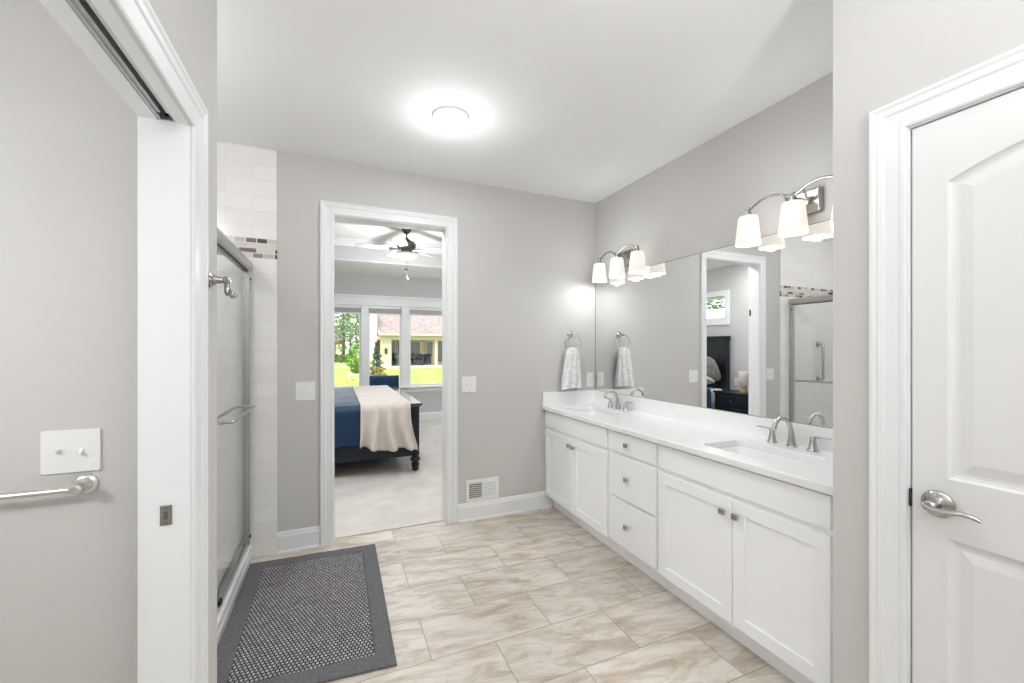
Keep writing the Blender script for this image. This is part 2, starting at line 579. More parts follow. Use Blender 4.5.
def obj(name, bm, mat, parent=None, smooth=False, bevel=0.0, seg=2, subsurf=0, solid=0.0, angle=40):
    bmesh.ops.recalc_face_normals(bm, faces=bm.faces)
    if parent:
        off = world_loc(parent)
    else:
        xs = [v.co for v in bm.verts]
        mn = Vector([min(c[i] for c in xs) for i in range(3)])
        mx = Vector([max(c[i] for c in xs) for i in range(3)])
        off = Vector(((mn.x + mx.x) / 2, (mn.y + mx.y) / 2, mn.z))
    bmesh.ops.translate(bm, verts=bm.verts, vec=-off)
    me = bpy.data.meshes.new(name)
    bm.to_mesh(me)
    bm.free()
    me.materials.append(mat)
    o = bpy.data.objects.new(name, me)
    C.objects.link(o)
    if parent:
        o.parent = parent
    else:
        o.location = off
    if smooth:
        for p in me.polygons:
            p.use_smooth = True
        try:
            me.set_sharp_from_angle(angle=math.radians(angle))
        except Exception:
            pass
    if solid:
        md = o.modifiers.new('solid', 'SOLIDIFY'); md.thickness = solid; md.offset = 0
    if bevel:
        md = o.modifiers.new('bevel', 'BEVEL')
        md.width = bevel; md.segments = seg; md.limit_method = 'ANGLE'; md.angle_limit = math.radians(40)
        md.harden_normals = False
    if subsurf:
        md = o.modifiers.new('sub', 'SUBSURF'); md.levels = subsurf; md.render_levels = subsurf
    return o


def tag(o, label, cat, group=None):
    o['label'] = label
    o['category'] = cat
    if group:
        o['group'] = group
    return o


def thing(name, label, cat, loc, group=None):
    o = bpy.data.objects.new(name, None)
    C.objects.link(o)
    o.location = loc
    o.empty_display_size = 0.1
    return tag(o, label, cat, group)


def struct(o, label=None):
    o['kind'] = 'structure'
    if label:
        o['label'] = label
    return o


def sempty(name, loc, label=None):
    o = bpy.data.objects.new(name, None)
    C.objects.link(o)
    o.location = loc
    return struct(o, label)


def boxes(*bs):
    bm = bmesh.new()
    for b in bs:
        box(bm, *b)
    return bm


def dup(root, loc, label, group=None):
    r = root.copy(); C.objects.link(r); r.location = loc
    r['label'] = label
    if group:
        r['group'] = group
    for ch in list(root.children):
        c = ch.copy(); C.objects.link(c); c.parent = r
        for g in list(ch.children):
            d = g.copy(); C.objects.link(d); d.parent = c
    return r


# ------------------------------------------------------------------ key dimensions (metres)
YB = 3.222          # back wall face
XW = 2.22           # vanity wall face
XL = -0.372         # left wall face
XD = 1.52           # wall with the closed door
ZC = 2.74           # ceiling
YJ = 1.417          # far jamb of the pocket opening
YS = 1.705          # shower side end of the left wall
XS = -1.43          # far shower wall
BY0, BY1 = 3.345, 8.06   # bedroom depth
BX0, BX1 = -1.50, 3.60   # bedroom width

# ------------------------------------------------------------------ setting: bathroom shell
struct(obj('floor', boxes((-1.9, 2.4, -1.95, 3.29, -0.06, 0.0)), M['floor']), 'beige stone-look tile floor of the bathroom')
struct(obj('floor_bedroom', boxes((BX0 - 0.1, BX1 + 0.1, 3.29, BY1 + 0.1, -0.06, 0.008)), M['carpet']), 'pale beige carpet in the bedroom beyond the doorway')
struct(obj('ceiling', boxes((-1.9, 2.4, -1.95, 3.30, ZC, ZC + 0.06)), M['ceiling']), 'flat white bathroom ceiling')
OX0, OX1, OZ = -0.024, 0.829, 2.366
struct(obj('wall_back', boxes((BX0 - 0.1, OX0, YB, BY0, 0, ZC), (OX1, BX1 + 0.1, YB, BY0, 0, ZC), (OX0, OX1, YB, BY0, OZ, ZC)), M['wall']), 'greige back wall with the doorway to the bedroom')
struct(obj('wall_right', boxes((XW, XW + 0.1, 0.60, YB, 0, ZC)), M['wall']), 'greige wall behind the vanity and mirror')
# right door wall with its opening and the return beside the vanity
DY0, DY1, DZ = -0.142, 0.662, 2.048
struct(obj('wall_door_side', boxes((XD, XD + 0.115, DY1, 0.844, 0, ZC), (XD, XD + 0.115, -1.9, DY0, 0, ZC), (XD, XD + 0.115, DY0, DY1, DZ, ZC), (XD + 0.115, XW, 0.73, 0.844, 0, ZC)), M['wall']), 'greige wall around the closed white door')
# left wall with the pocket opening
PY0, PZ = 0.62, 2.020
XLB = -0.478
struct(obj('wall_left', boxes((XLB, XL, YJ + 0.02, YS, 0, ZC), (XLB, XL, -1.9, PY0 - 0.02, 0, ZC), (XLB, XL, PY0 - 0.02, YJ + 0.02, PZ + 0.06, ZC)), M['wall']), 'greige left wall with the pocket door opening')
struct(obj('wall_toilet_room', boxes((-1.9, XLB, 1.59, YS, 0, ZC)), M['wall']), 'greige wall seen through the pocket door opening')
struct(obj('wall_toilet_room_side', boxes((-1.9, -1.8, -0.2, 1.59, 0, ZC), (-1.8, XLB, -0.3, -0.2, 0, ZC)), M['wall']))
struct(obj('wall_behind', boxes((-1.9, 2.4, -1.95, -1.88, 0, ZC)), M['wall']))
# shower walls
struct(obj('wall_shower_back', boxes((XS, -0.361, YB - 0.010, YB, 0, ZC)), M['tile_x'], bevel=0.003), 'white subway tile with mosaic band at the end of the shower')
struct(obj('wall_shower_long', boxes((XS - 0.09, XS, YS + 0.01, YB - 0.01, 0, ZC)), M['tile_y']))
struct(obj('wall_shower_near', boxes((XS, XLB - 0.03, YS, YS + 0.010, 0, ZC)), M['tile_x']))

# baseboards
BASE = [(0, 0), (0.022, 0), (0.022, 0.012), (0.014, 0.018), (0.014, 0.112), (0.010, 0.122), (0.009, 0.132), (0.004, 0.145), (0, 0.145)]
bm = bmesh.new(); extrude_profile(bm, BASE, (-0.361, YB), (-0.098, YB), (0, -1))
struct(obj('baseboard_back_left', bm, M['trim']))
bm = bmesh.new(); extrude_profile(bm, BASE, (0.905, YB), (1.760, YB), (0, -1))
struct(obj('baseboard_back_right', bm, M['trim']))
bm = bmesh.new(); extrude_profile(bm, BASE, (XD, 0.744), (XD, 0.844), (-1, 0))
struct(obj('baseboard_door_side', bm, M['trim']))
bm = bmesh.new(); extrude_profile(bm, BASE, (XL, 1.512), (XL, YS), (1, 0))
struct(obj('baseboard_left', bm, M['trim']))
bm = bmesh.new(); extrude_profile(bm, BASE, (-1.8, 1.59), (-0.495, 1.59), (0, -1))
struct(obj('baseboard_toilet_room', bm, M['trim']))

# bedroom doorway: casing and jamb
bm = bmesh.new(); casing(bm, (0, YB, 0), (1, 0, 0), (0, -1, 0), -0.009, 0.815, 2.352, w=0.96)
t1 = struct(obj('trim_1', bm, M['trim']), 'white moulded casing around the bedroom doorway')
obj('jamb', boxes((OX0, -0.003, YB, BY0, 0, OZ), (0.809, OX1, YB, BY0, 0, OZ), (-0.003, 0.809, YB, BY0, 2.346, OZ)), M['trim'], t1)
bm = bmesh.new(); casing(bm, (0, BY0, 0), (1, 0, 0), (0, 1, 0), -0.009, 0.815, 2.352, w=0.96)
obj('rear_casing', bm, M['trim'], t1)
obj('strike_plate', boxes((-0.003, -0.0015, 3.318, 3.340, 1.77, 1.84)), M['gasket'], t1)

# pocket opening: casing both sides, split jambs, head boards, track
bm = bmesh.new(); casing(bm, (XL, 0, 0), (0, 1, 0), (1, 0, 0), PY0 - 0.006, YJ + 0.003, PZ + 0.003)
t2 = struct(obj('trim_2', bm, M['trim']), 'white moulded casing around the pocket door opening')
bm = bmesh.new(); casing(bm, (XLB, 0, 0), (0, 1, 0), (-1, 0, 0), PY0 - 0.006, YJ + 0.003, PZ + 0.003)
obj('rear_casing', bm, M['trim'], t2)
obj('jamb', boxes((XLB, XL, YJ, YJ + 0.02, 0, PZ + 0.02), (XLB, XL, PY0 - 0.02, PY0, 0, PZ + 0.02)), M['trim'], t2)
obj('head_board', boxes((XLB, -0.4435, PY0, YJ, PZ, PZ + 0.06)), M['trim'], t2)
obj('head_board', boxes((-0.4005, XL, PY0, YJ, PZ, PZ + 0.06)), M['trim'], t2)
sp = obj('strike_plate', boxes((-0.439, -0.412, YJ - 0.0025, YJ, 0.913, 0.968)), M['nickel'], t2, bevel=0.001)
obj('latch_hole', boxes((-0.430, -0.421, YJ - 0.0035, YJ - 0.0024, 0.930, 0.951)), M['brass'], sp)
bm = bmesh.new()
for cx in (-0.4255,):
    for z in (0.9195, 0.9615):
        lathe(bm, [(0.0035, 0), (0.0030, 0.0012)], (cx, YJ - 0.0025, z), (0, -1, 0), 10)
obj('screw', bm, M['steel_dark'], sp)

pt = thing('pocket_door_track', 'grey metal sliding track recessed in the white head of the pocket doorway', 'door track', (-0.422, 1.0, PZ))
bm = bmesh.new()
box(bm, -0.4430, -0.4370, PY0 + 0.001, YJ - 0.001, PZ + 0.004, PZ + 0.055)
box(bm, -0.4070, -0.4010, PY0 + 0.001, YJ - 0.001, PZ + 0.004, PZ + 0.055)
box(bm, -0.4370, -0.4070, PY0 + 0.001, YJ - 0.001, PZ + 0.049, PZ + 0.055)
box(bm, -0.4370, -0.4285, PY0 + 0.001, YJ - 0.030, PZ + 0.010, PZ + 0.014)
box(bm, -0.4155, -0.4070, PY0 + 0.001, YJ - 0.030, PZ + 0.010, PZ + 0.014)
obj('channel', bm, M['track'], pt)
st = obj('end_stop', boxes((-0.4365, -0.4075, YJ - 0.006, YJ - 0.002, PZ + 0.003, PZ + 0.048)), M['steel'], pt)
bm = bmesh.new(); lathe(bm, [(0.004, 0), (0.004, 0.002)], (-0.422, YJ - 0.006, PZ + 0.016), (0, -1, 0), 10)
obj('screw', bm, M['gasket'], st)

# ------------------------------------------------------------------ door_1: closed white two-panel door on the right
bm = bmesh.new(); casing(bm, (XD, 0, 0), (0, 1, 0), (-1, 0, 0), DY0 + 0.014, DY1 - 0.014, DZ - 0.014, w=0.96)
t3 = struct(obj('trim_3', bm, M['trim']), 'white moulded casing around the closed right-hand door')
obj('jamb', boxes((XD, XD + 0.115, DY1 - 0.018, DY1, 0, DZ), (XD, XD + 0.115, DY0, DY0 + 0.018, 0, DZ), (XD, XD + 0.115, DY0 + 0.018, DY1 - 0.018, DZ - 0.018, DZ)), M['trim'], t3)
obj('door_stop', boxes((XD + 0.042, XD + 0.055, DY1 - 0.030, DY1 - 0.018, 0, DZ - 0.018), (XD + 0.042, XD + 0.055, DY0 + 0.018, DY0 + 0.030, 0, DZ - 0.018), (XD + 0.042, XD + 0.055, DY0 + 0.03, DY1 - 0.03, DZ - 0.030, DZ - 0.018)), M['trim'], t3)
LY1, LY0, LZ0, LZ1 = 0.640, -0.120, 0.012, 2.026
LX = XD + 0.004
yc = (LY0 + LY1) / 2
door = sempty('door_1', (XD + 0.02, yc, 0.0), 'closed white door with an arched upper panel')


def arch_loop(ins, zb, zs, hw, arched, n=20):
    """loop in (y, z): bottom corners then top, inset by ins"""
    h = hw - ins
    pts = [(yc - h, zb + ins), (yc + h, zb + ins)]
    if arched:
        zc_, R = zs - 0.609, 0.6815 - ins
        a = math.asin(h / R)
        for k in range(n + 1):
            t = a - 2 * a * k / n
            pts.append((yc + R * math.sin(t), zc_ + R * math.cos(t)))
    else:
        for k in range(n + 1):
            pts.append((yc + h - 2 * h * k / n, zs - ins))
    return pts


upper = dict(zb=1.045, zs=1.851, hw=0.306, arched=True)
lower = dict(zb=0.235, zs=0.884, hw=0.306, arched=False)
bm = bmesh.new()
loops = [[(LY0, LZ0), (LY1, LZ0), (LY1, LZ1), (LY0, LZ1)], arch_loop(0, **upper), arch_loop(0, **lower)]
plate(bm, loops, lambda u, v, t: (t, u, v), LX + 0.034, LX)
for pn in (upper, lower):
    L = []
    for ins, dp in ((0, 0), (0.006, 0.006), (0.014, 0.0085), (0.022, 0.0085), (0.046, 0.0030), (0.050, 0.0025)):
        L.append([(LX + dp, u, v) for u, v in arch_loop(ins, **pn)])
    loft(bm, L, cap1=True)
    bm.faces.new([bm.verts.new((LX + 0.030, u, v)) for u, v in arch_loop(-0.002, **pn)])
leaf = obj('leaf', bm, M['door'], door)
hd = bpy.data.objects.new('door_handle', None); C.objects.link(hd); hd.parent = door
HY, HZ = 0.584, 0.972
bm = bmesh.new(); lathe(bm, [(0.036, 0), (0.036, 0.004), (0.033, 0.008), (0.020, 0.012), (0.013, 0.014), (0.012, 0.030), (0.014, 0.034), (0.014, 0.050), (0.010, 0.054)], (LX, HY, HZ), (-1, 0, 0), 36)
obj('rosette', bm, M['nickel'], hd, smooth=True)
bm = bmesh.new()
tube(bm, [(LX - 0.046, HY + 0.014, HZ + 0.004), (LX - 0.049, HY + 0.004, HZ - 0.004), (LX - 0.051, HY - 0.014, HZ - 0.008), (LX - 0.050, HY - 0.038, HZ - 0.004), (LX - 0.047, HY - 0.060, HZ + 0.001), (LX - 0.043, HY - 0.080, HZ - 0.001), (LX - 0.039, HY - 0.095, HZ - 0.008)],
     [0.007, 0.012, 0.011, 0.0095, 0.009, 0.0085, 0.006], 14, squash=0.75)
obj('lever', bm, M['nickel'], hd, smooth=True)
obj('latch_plate', boxes((LX + 0.002, LX + 0.026, LY1 - 0.001, LY1 + 0.0015, 0.942, 0.998)), M['gasket'], door)
obj('strike_lip', boxes((XD - 0.003, XD + 0.020, LY1 + 0.0012, LY1 + 0.0052, 0.946, 0.996)), M['gasket'], t3)

# ------------------------------------------------------------------ ceiling light, added fill lights
def disc_light(name, label, x, y, power, glow=0.5):
    t = thing(name, label, 'ceiling light', (x, y, ZC), 'round flush ceiling lights')
    bm = bmesh.new(); lathe(bm, [(0.078, -0.012), (0.082, -0.020), (0.090, -0.022), (0.101, -0.016), (0.104, 0.0)], (x, y, ZC), seg=48, cap=False)
    obj('trim_ring', bm, M['plastic'], t, smooth=True)
    bm = bmesh.new(); lathe(bm, [(0.079, -0.013), (0.060, -0.019), (0.030, -0.022), (0.001, -0.023)], (x, y, ZC), seg=48, cap=False)
    obj('diffuser', bm, M['led'], t, smooth=True)
    lamp('light', (x, y, ZC - 0.026), power, 0.075, t, down=True)
    lamp('glow', (x, y, ZC - 0.22), power * glow, 0.05, t)
    return t


disc_light('ceiling_light', 'round white flush ceiling light glowing over the middle of the bathroom', 0.617, 2.339, BATH_LAMP)


def dome_fill(label, x, y, power, drop):  # fill lights added out of frame, shaped as domes
    t = thing('dome_fill', label, 'ceiling light', (x, y, ZC))
    bm = bmesh.new(); lathe(bm, [(0.075, 0.0), (0.075, -0.02), (0.02, -0.03), (0.02, -drop + 0.02)], (x, y, ZC), seg=32)
    obj('stem', bm, M['nickel_light'], t, smooth=True, angle=40)
    bm = bmesh.new(); lathe(bm, [(0.02, -drop + 0.02), (0.17, -drop + 0.03), (0.18, -drop), (0.14, -drop - 0.05), (0.07, -drop - 0.08), (0.002, -drop - 0.088)], (x, y, ZC), seg=40, cap=False)
    obj('bowl', bm, M['shade'], t, smooth=True)
    lamp('light', (x, y, ZC - drop - 0.16), power, 0.10, t)


dome_fill('added dome-shaped fill light above the viewer between the two doors', 0.60, 0.70, DOME_FILL, 0.22)
dome_fill('added fill light hanging out of view inside the toilet room on the left', -1.42, 0.62, TOILET_FILL, 0.78)

dome_fill('added fill light hidden over the near end of the shower', -0.98, 2.10, SHOWER_FILL, 0.14)
ul = thing('uplight_fill', 'added fill uplight on a slim nickel stand behind the viewer', 'fill light', (0.60, -0.85, 0))  # unseen uplight, added so the ceiling gets brighter
bm = bmesh.new(); lathe(bm, [(0.14, 0), (0.14, 0.015), (0.03, 0.03), (0.012, 0.05), (0.012, 1.62)], (0.60, -0.85, 0), seg=32)
obj('stand', bm, M['nickel_light'], ul, smooth=True, angle=40)
bm = bmesh.new(); lathe(bm, [(0.02, 1.60), (0.08, 1.63), (0.15, 1.70), (0.17, 1.76)], (0.60, -0.85, 0), seg=36, cap=False)
obj('reflector_bowl', bm, M['nickel_light'], ul, smooth=True, solid=0.003)
up = lamp('light', (0.60, -0.85, 1.74), UPLIGHT_FILL, 0.14, ul, down=True)
up.rotation_euler = (PI, 0, 0)

# ------------------------------------------------------------------ vanity
ZT, ZU = 0.895, 0.860          # counter top and underside
XF = 1.690                     # door faces
XB = XF + 0.019                # face frame
GRP = 'white vanity cabinets under the countertop'


def knob(parent, y, z):
    bm = bmesh.new()
    lathe(bm, [(0.0055, 0.0), (0.0045, 0.006), (0.0045, 0.014)], (XF, y, z), (-1, 0, 0), 12)
    plate(bm, [rrect(y - 0.015, y + 0.015, z - 0.013, z + 0.013, 0.004, 3)], lambda u, v, t: (t, u, v), XF - 0.014, XF - 0.024)
    return obj('knob', bm, M['nickel'], parent, bevel=0.0015)


def shaker(bm, y0, y1, z0, z1, st=0.056):
    plate(bm, [[(y0, z0), (y1, z0), (y1, z1), (y0, z1)], [(y0 + st, z0 + st), (y0 + st, z1 - st), (y1 - st, z1 - st), (y1 - st, z0 + st)]],
          lambda u, v, t: (t, u, v), XF + 0.018, XF)
    box(bm, XF + 0.009, XF + 0.018, y0 + st - 0.001, y1 - st + 0.001, z0 + st - 0.001, z1 - st + 0.001)


def carcass(t, y0, y1, sink=False):
    bm = bmesh.new()
    # box and face frame
    box(bm, XB, XB + 0.018, y0, y1, 0.105, ZU)
    box(bm, XB + 0.018, XW - 0.001, y0, y0 + 0.016, 0.105, ZU)
    box(bm, XB + 0.018, XW - 0.001, y1 - 0.016, y1, 0.105, ZU)
    box(bm, XB + 0.018, XW - 0.001, y0 + 0.016, y1 - 0.016, 0.105, 0.121)
    obj('body', bm, M['cabinet'], t)
    obj('toe_kick', boxes((1.768, 1.784, y0, y1, 0.0, 0.105)), M['cabinet'], t)


# left sink base
A0, A1 = 2.309, YB - 0.001
t = thing('sink_base_cabinet', 'white two-door sink cabinet at the far end of the vanity', 'cabinet', ((XB + XW) / 2, (A0 + A1) / 2, 0), GRP)
carcass(t, A0, A1)
obj('false_front', boxes((XF, XB - 0.0005, A0 + 0.018, A1 - 0.010, 0.718, 0.848)), M['cabinet'], t, bevel=0.002)
sm = 2.765
bm = bmesh.new(); shaker(bm, sm + 0.002, A1 - 0.010, 0.117, 0.697); d = obj('door', bm, M['cabinet'], t, bevel=0.0015); knob(d, sm + 0.034, 0.632)
bm = bmesh.new(); shaker(bm, A0 + 0.018, sm - 0.002, 0.117, 0.697); d = obj('door', bm, M['cabinet'], t, bevel=0.0015); knob(d, sm - 0.032, 0.632)
# drawer base
B0, B1 = 1.847, 2.308
t = thing('drawer_base_cabinet', 'white three-drawer cabinet in the middle of the vanity', 'cabinet', ((XB + XW) / 2, (B0 + B1) / 2, 0), GRP)
carcass(t, B0, B1)
for z0, z1 in ((0.725, 0.848), (0.433, 0.708), (0.130, 0.415)):
    d = obj('drawer', boxes((XF, XB - 0.0005, B0 + 0.012, B1 - 0.012, z0, z1)), M['cabinet'], t, bevel=0.002)
    knob(d, (B0 + B1) / 2 + 0.028, (z0 + z1) / 2)
# right sink base
D0, D1 = 0.930, 1.846
t = thing('sink_base_cabinet', 'white two-door sink cabinet nearest the camera beside the greige corner', 'cabinet', ((XB + XW) / 2, (D0 + D1) / 2, 0), GRP)
carcass(t, D0, D1)
obj('false_front', boxes((XF, XB - 0.0005, D0 + 0.017, D1 - 0.010, 0.722, 0.848)), M['cabinet'], t, bevel=0.002)
sm = 1.360
bm = bmesh.new(); shaker(bm, sm + 0.002, D1 - 0.010, 0.117, 0.697, 0.060); d = obj('door', bm, M['cabinet'], t, bevel=0.0015); knob(d, sm + 0.042, 0.630)
bm = bmesh.new(); shaker(bm, D0 + 0.017, sm - 0.002, 0.117, 0.697, 0.060); d = obj('door', bm, M['cabinet'], t, bevel=0.0015); knob(d, sm - 0.026, 0.630)
obj('filler', boxes((XB, XB + 0.018, 0.846, D0, 0.0, ZU)), M['cabinet'], t)

# countertop with sink cut-outs
SX0, SX1 = 1.765, 2.060
SK = [(1.385 + 0.0, 0.225), (2.80, 0.225)]
ct = thing('vanity_countertop', 'long white quartz countertop with two sink cut-outs and low backsplash', 'countertop', (1.94, 2.03, ZU))
holes = [rrect(SX0, SX1, c - h, c + h, 0.045)[::-1] for c, h in SK]
bm = bmesh.new()
plate(bm, [[(1.664, 0.846), (XW - 0.001, 0.846), (XW - 0.001, YB - 0.001), (1.664, YB - 0.001)]] + holes, lambda u, v, t: (u, v, t), ZU, ZT)
obj('slab', bm, M['counter'], ct, bevel=0.006, seg=3)
obj('backsplash', boxes((XW - 0.020, XW - 0.001, 0.846, YB - 0.021, ZT, 1.008)), M['counter'], ct, bevel=0.002)
obj('side_splash', boxes((1.666, XW - 0.001, YB - 0.020, YB - 0.001, ZT, 1.012)), M['counter'], ct, bevel=0.002)


def sink(label, c, h):
    t = thing('undermount_sink', label, 'sink', ((SX0 + SX1) / 2, c, ZU - 0.14), 'undermount sinks in the vanity')
    bm = bmesh.new()
    L = []
    for ins, z in ((-0.02, ZU - 0.001), (0.003, ZU - 0.001), (0.010, ZU - 0.03), (0.020, ZU - 0.095), (0.045, ZU - 0.125), (0.10, ZU - 0.132), (0.125, ZU - 0.136)):
        L.append([(u, v, z) for u, v in rrect(SX0 + ins, SX1 - ins, c - h + ins, c + h - ins, 0.045 if ins < 0.05 else 0.02)])
    loft(bm, L, cap1=True)
    obj('basin', bm, M['ceramic'], t, smooth=True, angle=60, solid=0.004)
    bm = bmesh.new(); lathe(bm, [(0.022, 0), (0.021, 0.003), (0.012, 0.002), (0.001, 0.002)], ((SX0 + SX1) / 2, c, ZU - 0.134), seg=20)
    obj('drain', bm, M['nickel'], t, smooth=True)


sink('white rectangular sink under the far faucet', 2.80, 0.225)
sink('white rectangular sink under the near faucet', 1.385, 0.225)


def faucet(label, c):
    X = 2.150
    t = thing('faucet', label, 'faucet', (X, c, ZT), 'brushed nickel widespread faucets')
    bm = bmesh.new()
    lathe(bm, [(0.027, 0), (0.027, 0.004), (0.023, 0.007)], (X, c, ZT), seg=28)
    pts = [(X - dx, c, ZT + dz) for dx, dz in ((0, 0.006), (0.001, 0.035), (0.004, 0.072), (0.012, 0.104), (0.027, 0.132), (0.050, 0.150), (0.076, 0.155), (0.102, 0.146), (0.121, 0.128), (0.131, 0.108), (0.133, 0.094))]
    tube(bm, pts, [0.022, 0.0165, 0.0125, 0.011, 0.0105, 0.010, 0.010, 0.010, 0.010, 0.0105, 0.0105], 20)
    obj('spout', bm, M['nickel'], t, smooth=True, angle=50)
    for s in (1, -1):
        y = c + s * 0.102
        bm = bmesh.new()
        lathe(bm, [(0.025, 0), (0.025, 0.004), (0.021, 0.008), (0.0165, 0.030), (0.013, 0.055), (0.0125, 0.066), (0.009, 0.071)], (X, y, ZT), seg=24)
        h = obj('handle', bm, M['nickel'], t, smooth=True, angle=50)
        bm = bmesh.new()
        tube(bm, [(X, y - s * 0.006, ZT + 0.064), (X, y + s * 0.012, ZT + 0.069), (X - 0.002, y + s * 0.040, ZT + 0.072), (X - 0.004, y + s * 0.082, ZT + 0.073)], [0.008, 0.0085, 0.0078, 0.006], 12, squash=0.6)
        obj('lever', bm, M['nickel'], h, smooth=True)


faucet('brushed nickel two-handle faucet at the far sink by the towel', 2.80)
faucet('brushed nickel two-handle faucet at the near sink', 1.385)

# mirror
mr = thing('wall_mirror', 'wide frameless mirror above the vanity backsplash', 'mirror', (XW, 2.03, 1.012))
obj('glass', boxes((XW - 0.006, XW - 0.0005, 0.850, 3.212, 1.012, 2.022)), M['mirror'], mr)
obj('edge', boxes((XW - 0.0066, XW - 0.0005, 3.212, 3.2165, 1.012, 2.0245), (XW - 0.0066, XW - 0.0005, 0.850, 3.212, 2.022, 2.0245)), M['mirror_edge'], mr)


def vanity_light(label, c):
    t = thing('vanity_light', label, 'wall light', (XW, c, 2.10), 'three-shade vanity lights over the mirror')
    xs = 2.118
    obj('back_plate', boxes((XW - 0.032, XW - 0.001, c - 0.085, c + 0.085, 2.075, 2.195)), M['nickel_arm'], t, bevel=0.008, seg=3)
    ys = (c + 0.246, c, c - 0.246)
    zs = 2.163
    bm = bmesh.new()
    for a, b_ in ((ys[0], ys[1]), (ys[1], ys[2])):
        tube(bm, [(xs, a + (b_ - a) * k / 16, zs - 0.004 + 0.046 * math.sin(PI * k / 16)) for k in range(17)], 0.006, 10)
    for s in (1, -1):
        tube(bm, [(XW - 0.030, c + s * 0.045, 2.135), (xs + 0.03, c + s * 0.045, 2.150), (xs, c + s * 0.050, zs + 0.022)], 0.005, 8)
    obj('arm', bm, M['nickel_arm'], t, smooth=True)
    for y in ys:
        bm = bmesh.new(); lathe(bm, [(0.006, 0.052), (0.012, 0.050), (0.013, 0.022), (0.020, 0.018), (0.020, 0.008), (0.034, 0.004), (0.036, 0.0)], (xs, y, 2.128), seg=20)
        obj('socket', bm, M['nickel_arm'], t, smooth=True)
        bm = bmesh.new(); lathe(bm, [(0.028, 0.156), (0.045, 0.154), (0.048, 0.146), (0.064, 0.0)], (xs, y, 1.974), seg=36, cap=False)
        sh = obj('glass_shade', bm, M['shade'], t, smooth=True, solid=0.004)
        bm = bmesh.new(); bmesh.ops.create_uvsphere(bm, u_segments=16, v_segments=10, radius=0.030, matrix=Matrix.Translation((xs, y, 2.045)))
        obj('bulb', bm, M['bulb'], sh, smooth=True)
        lamp('light', (xs, y, 1.985), VANITY_LAMP, 0.03, t)
    lamp('glow', (1.97, c, 2.09), VANITY_LAMP * 0.75, 0.10, t)


vanity_light('nickel three-shade light above the mirror at the far sink in the corner', 2.768)
vanity_light('nickel three-shade light above the mirror cut off by the near wall corner', 1.357)

# ------------------------------------------------------------------ towel ring and hand towel
tr = thing('towel_ring', 'nickel towel ring on the back wall left of the mirror', 'towel ring', (1.945, YB, 1.44))
bm = bmesh.new()
lathe(bm, [(0.028, 0), (0.028, 0.004), (0.022, 0.010), (0.013, 0.018), (0.010, 0.045), (0.013, 0.052), (0.012, 0.070), (0.004, 0.076)], (1.945, YB, 1.523), (0, -1, 0), 24)
obj('post', bm, M['nickel'], tr, smooth=True)
bm = bmesh.new(); torus(bm, (1.943, YB - 0.062, 1.442), (0, 1, 0), 0.080, 0.0045, 48, 10)
obj('ring', bm, M['nickel'], tr, smooth=True)

random.seed(4)
bm = bmesh.new()
L = []
NT = 56
for k in range(22):
    v = k / 21
    z = 1.385 - v * 0.345
    w = 0.056 + 0.046 * min(1, v * 1.25) ** 0.8
    th = 0.020 + 0.008 * v
    cx = 1.935 - 0.012 * v
    ring = []
    for i in range(NT):
        a = 2 * PI * i / NT
        px, py = math.cos(a), math.sin(a)
        fold = (0.35 + 0.65 * v) * 0.0075 * math.sin(9 * px * 1.2 + 2.0 * v + 1) * (1 if py < 0 else 0.5)
        X = cx + w * math.copysign(abs(px) ** 0.8, px)
        Y = YB - 0.062 + th * math.copysign(abs(py) ** 0.7, py) + fold * abs(py)
        ring.append((X, Y, z + (0.012 * (1 - px * px) - 0.006 if k == 21 else 0) + 0.006 * px * v))
    L.append(ring)
top = [[(1.935 + (p[0] - 1.935) * f, YB - 0.062 + (p[1] - YB + 0.062) * f, 1.385 + dz) for p in L[0]] for f, dz in ((0.35, 0.018), (0.8, 0.012))]
loft(bm, top + L, cap0=True, cap1=True)
tag(obj('hand_towel', bm, M['towel'], smooth=True, angle=80), 'white hand towel with grey floral print hanging from the nickel ring', 'towel')

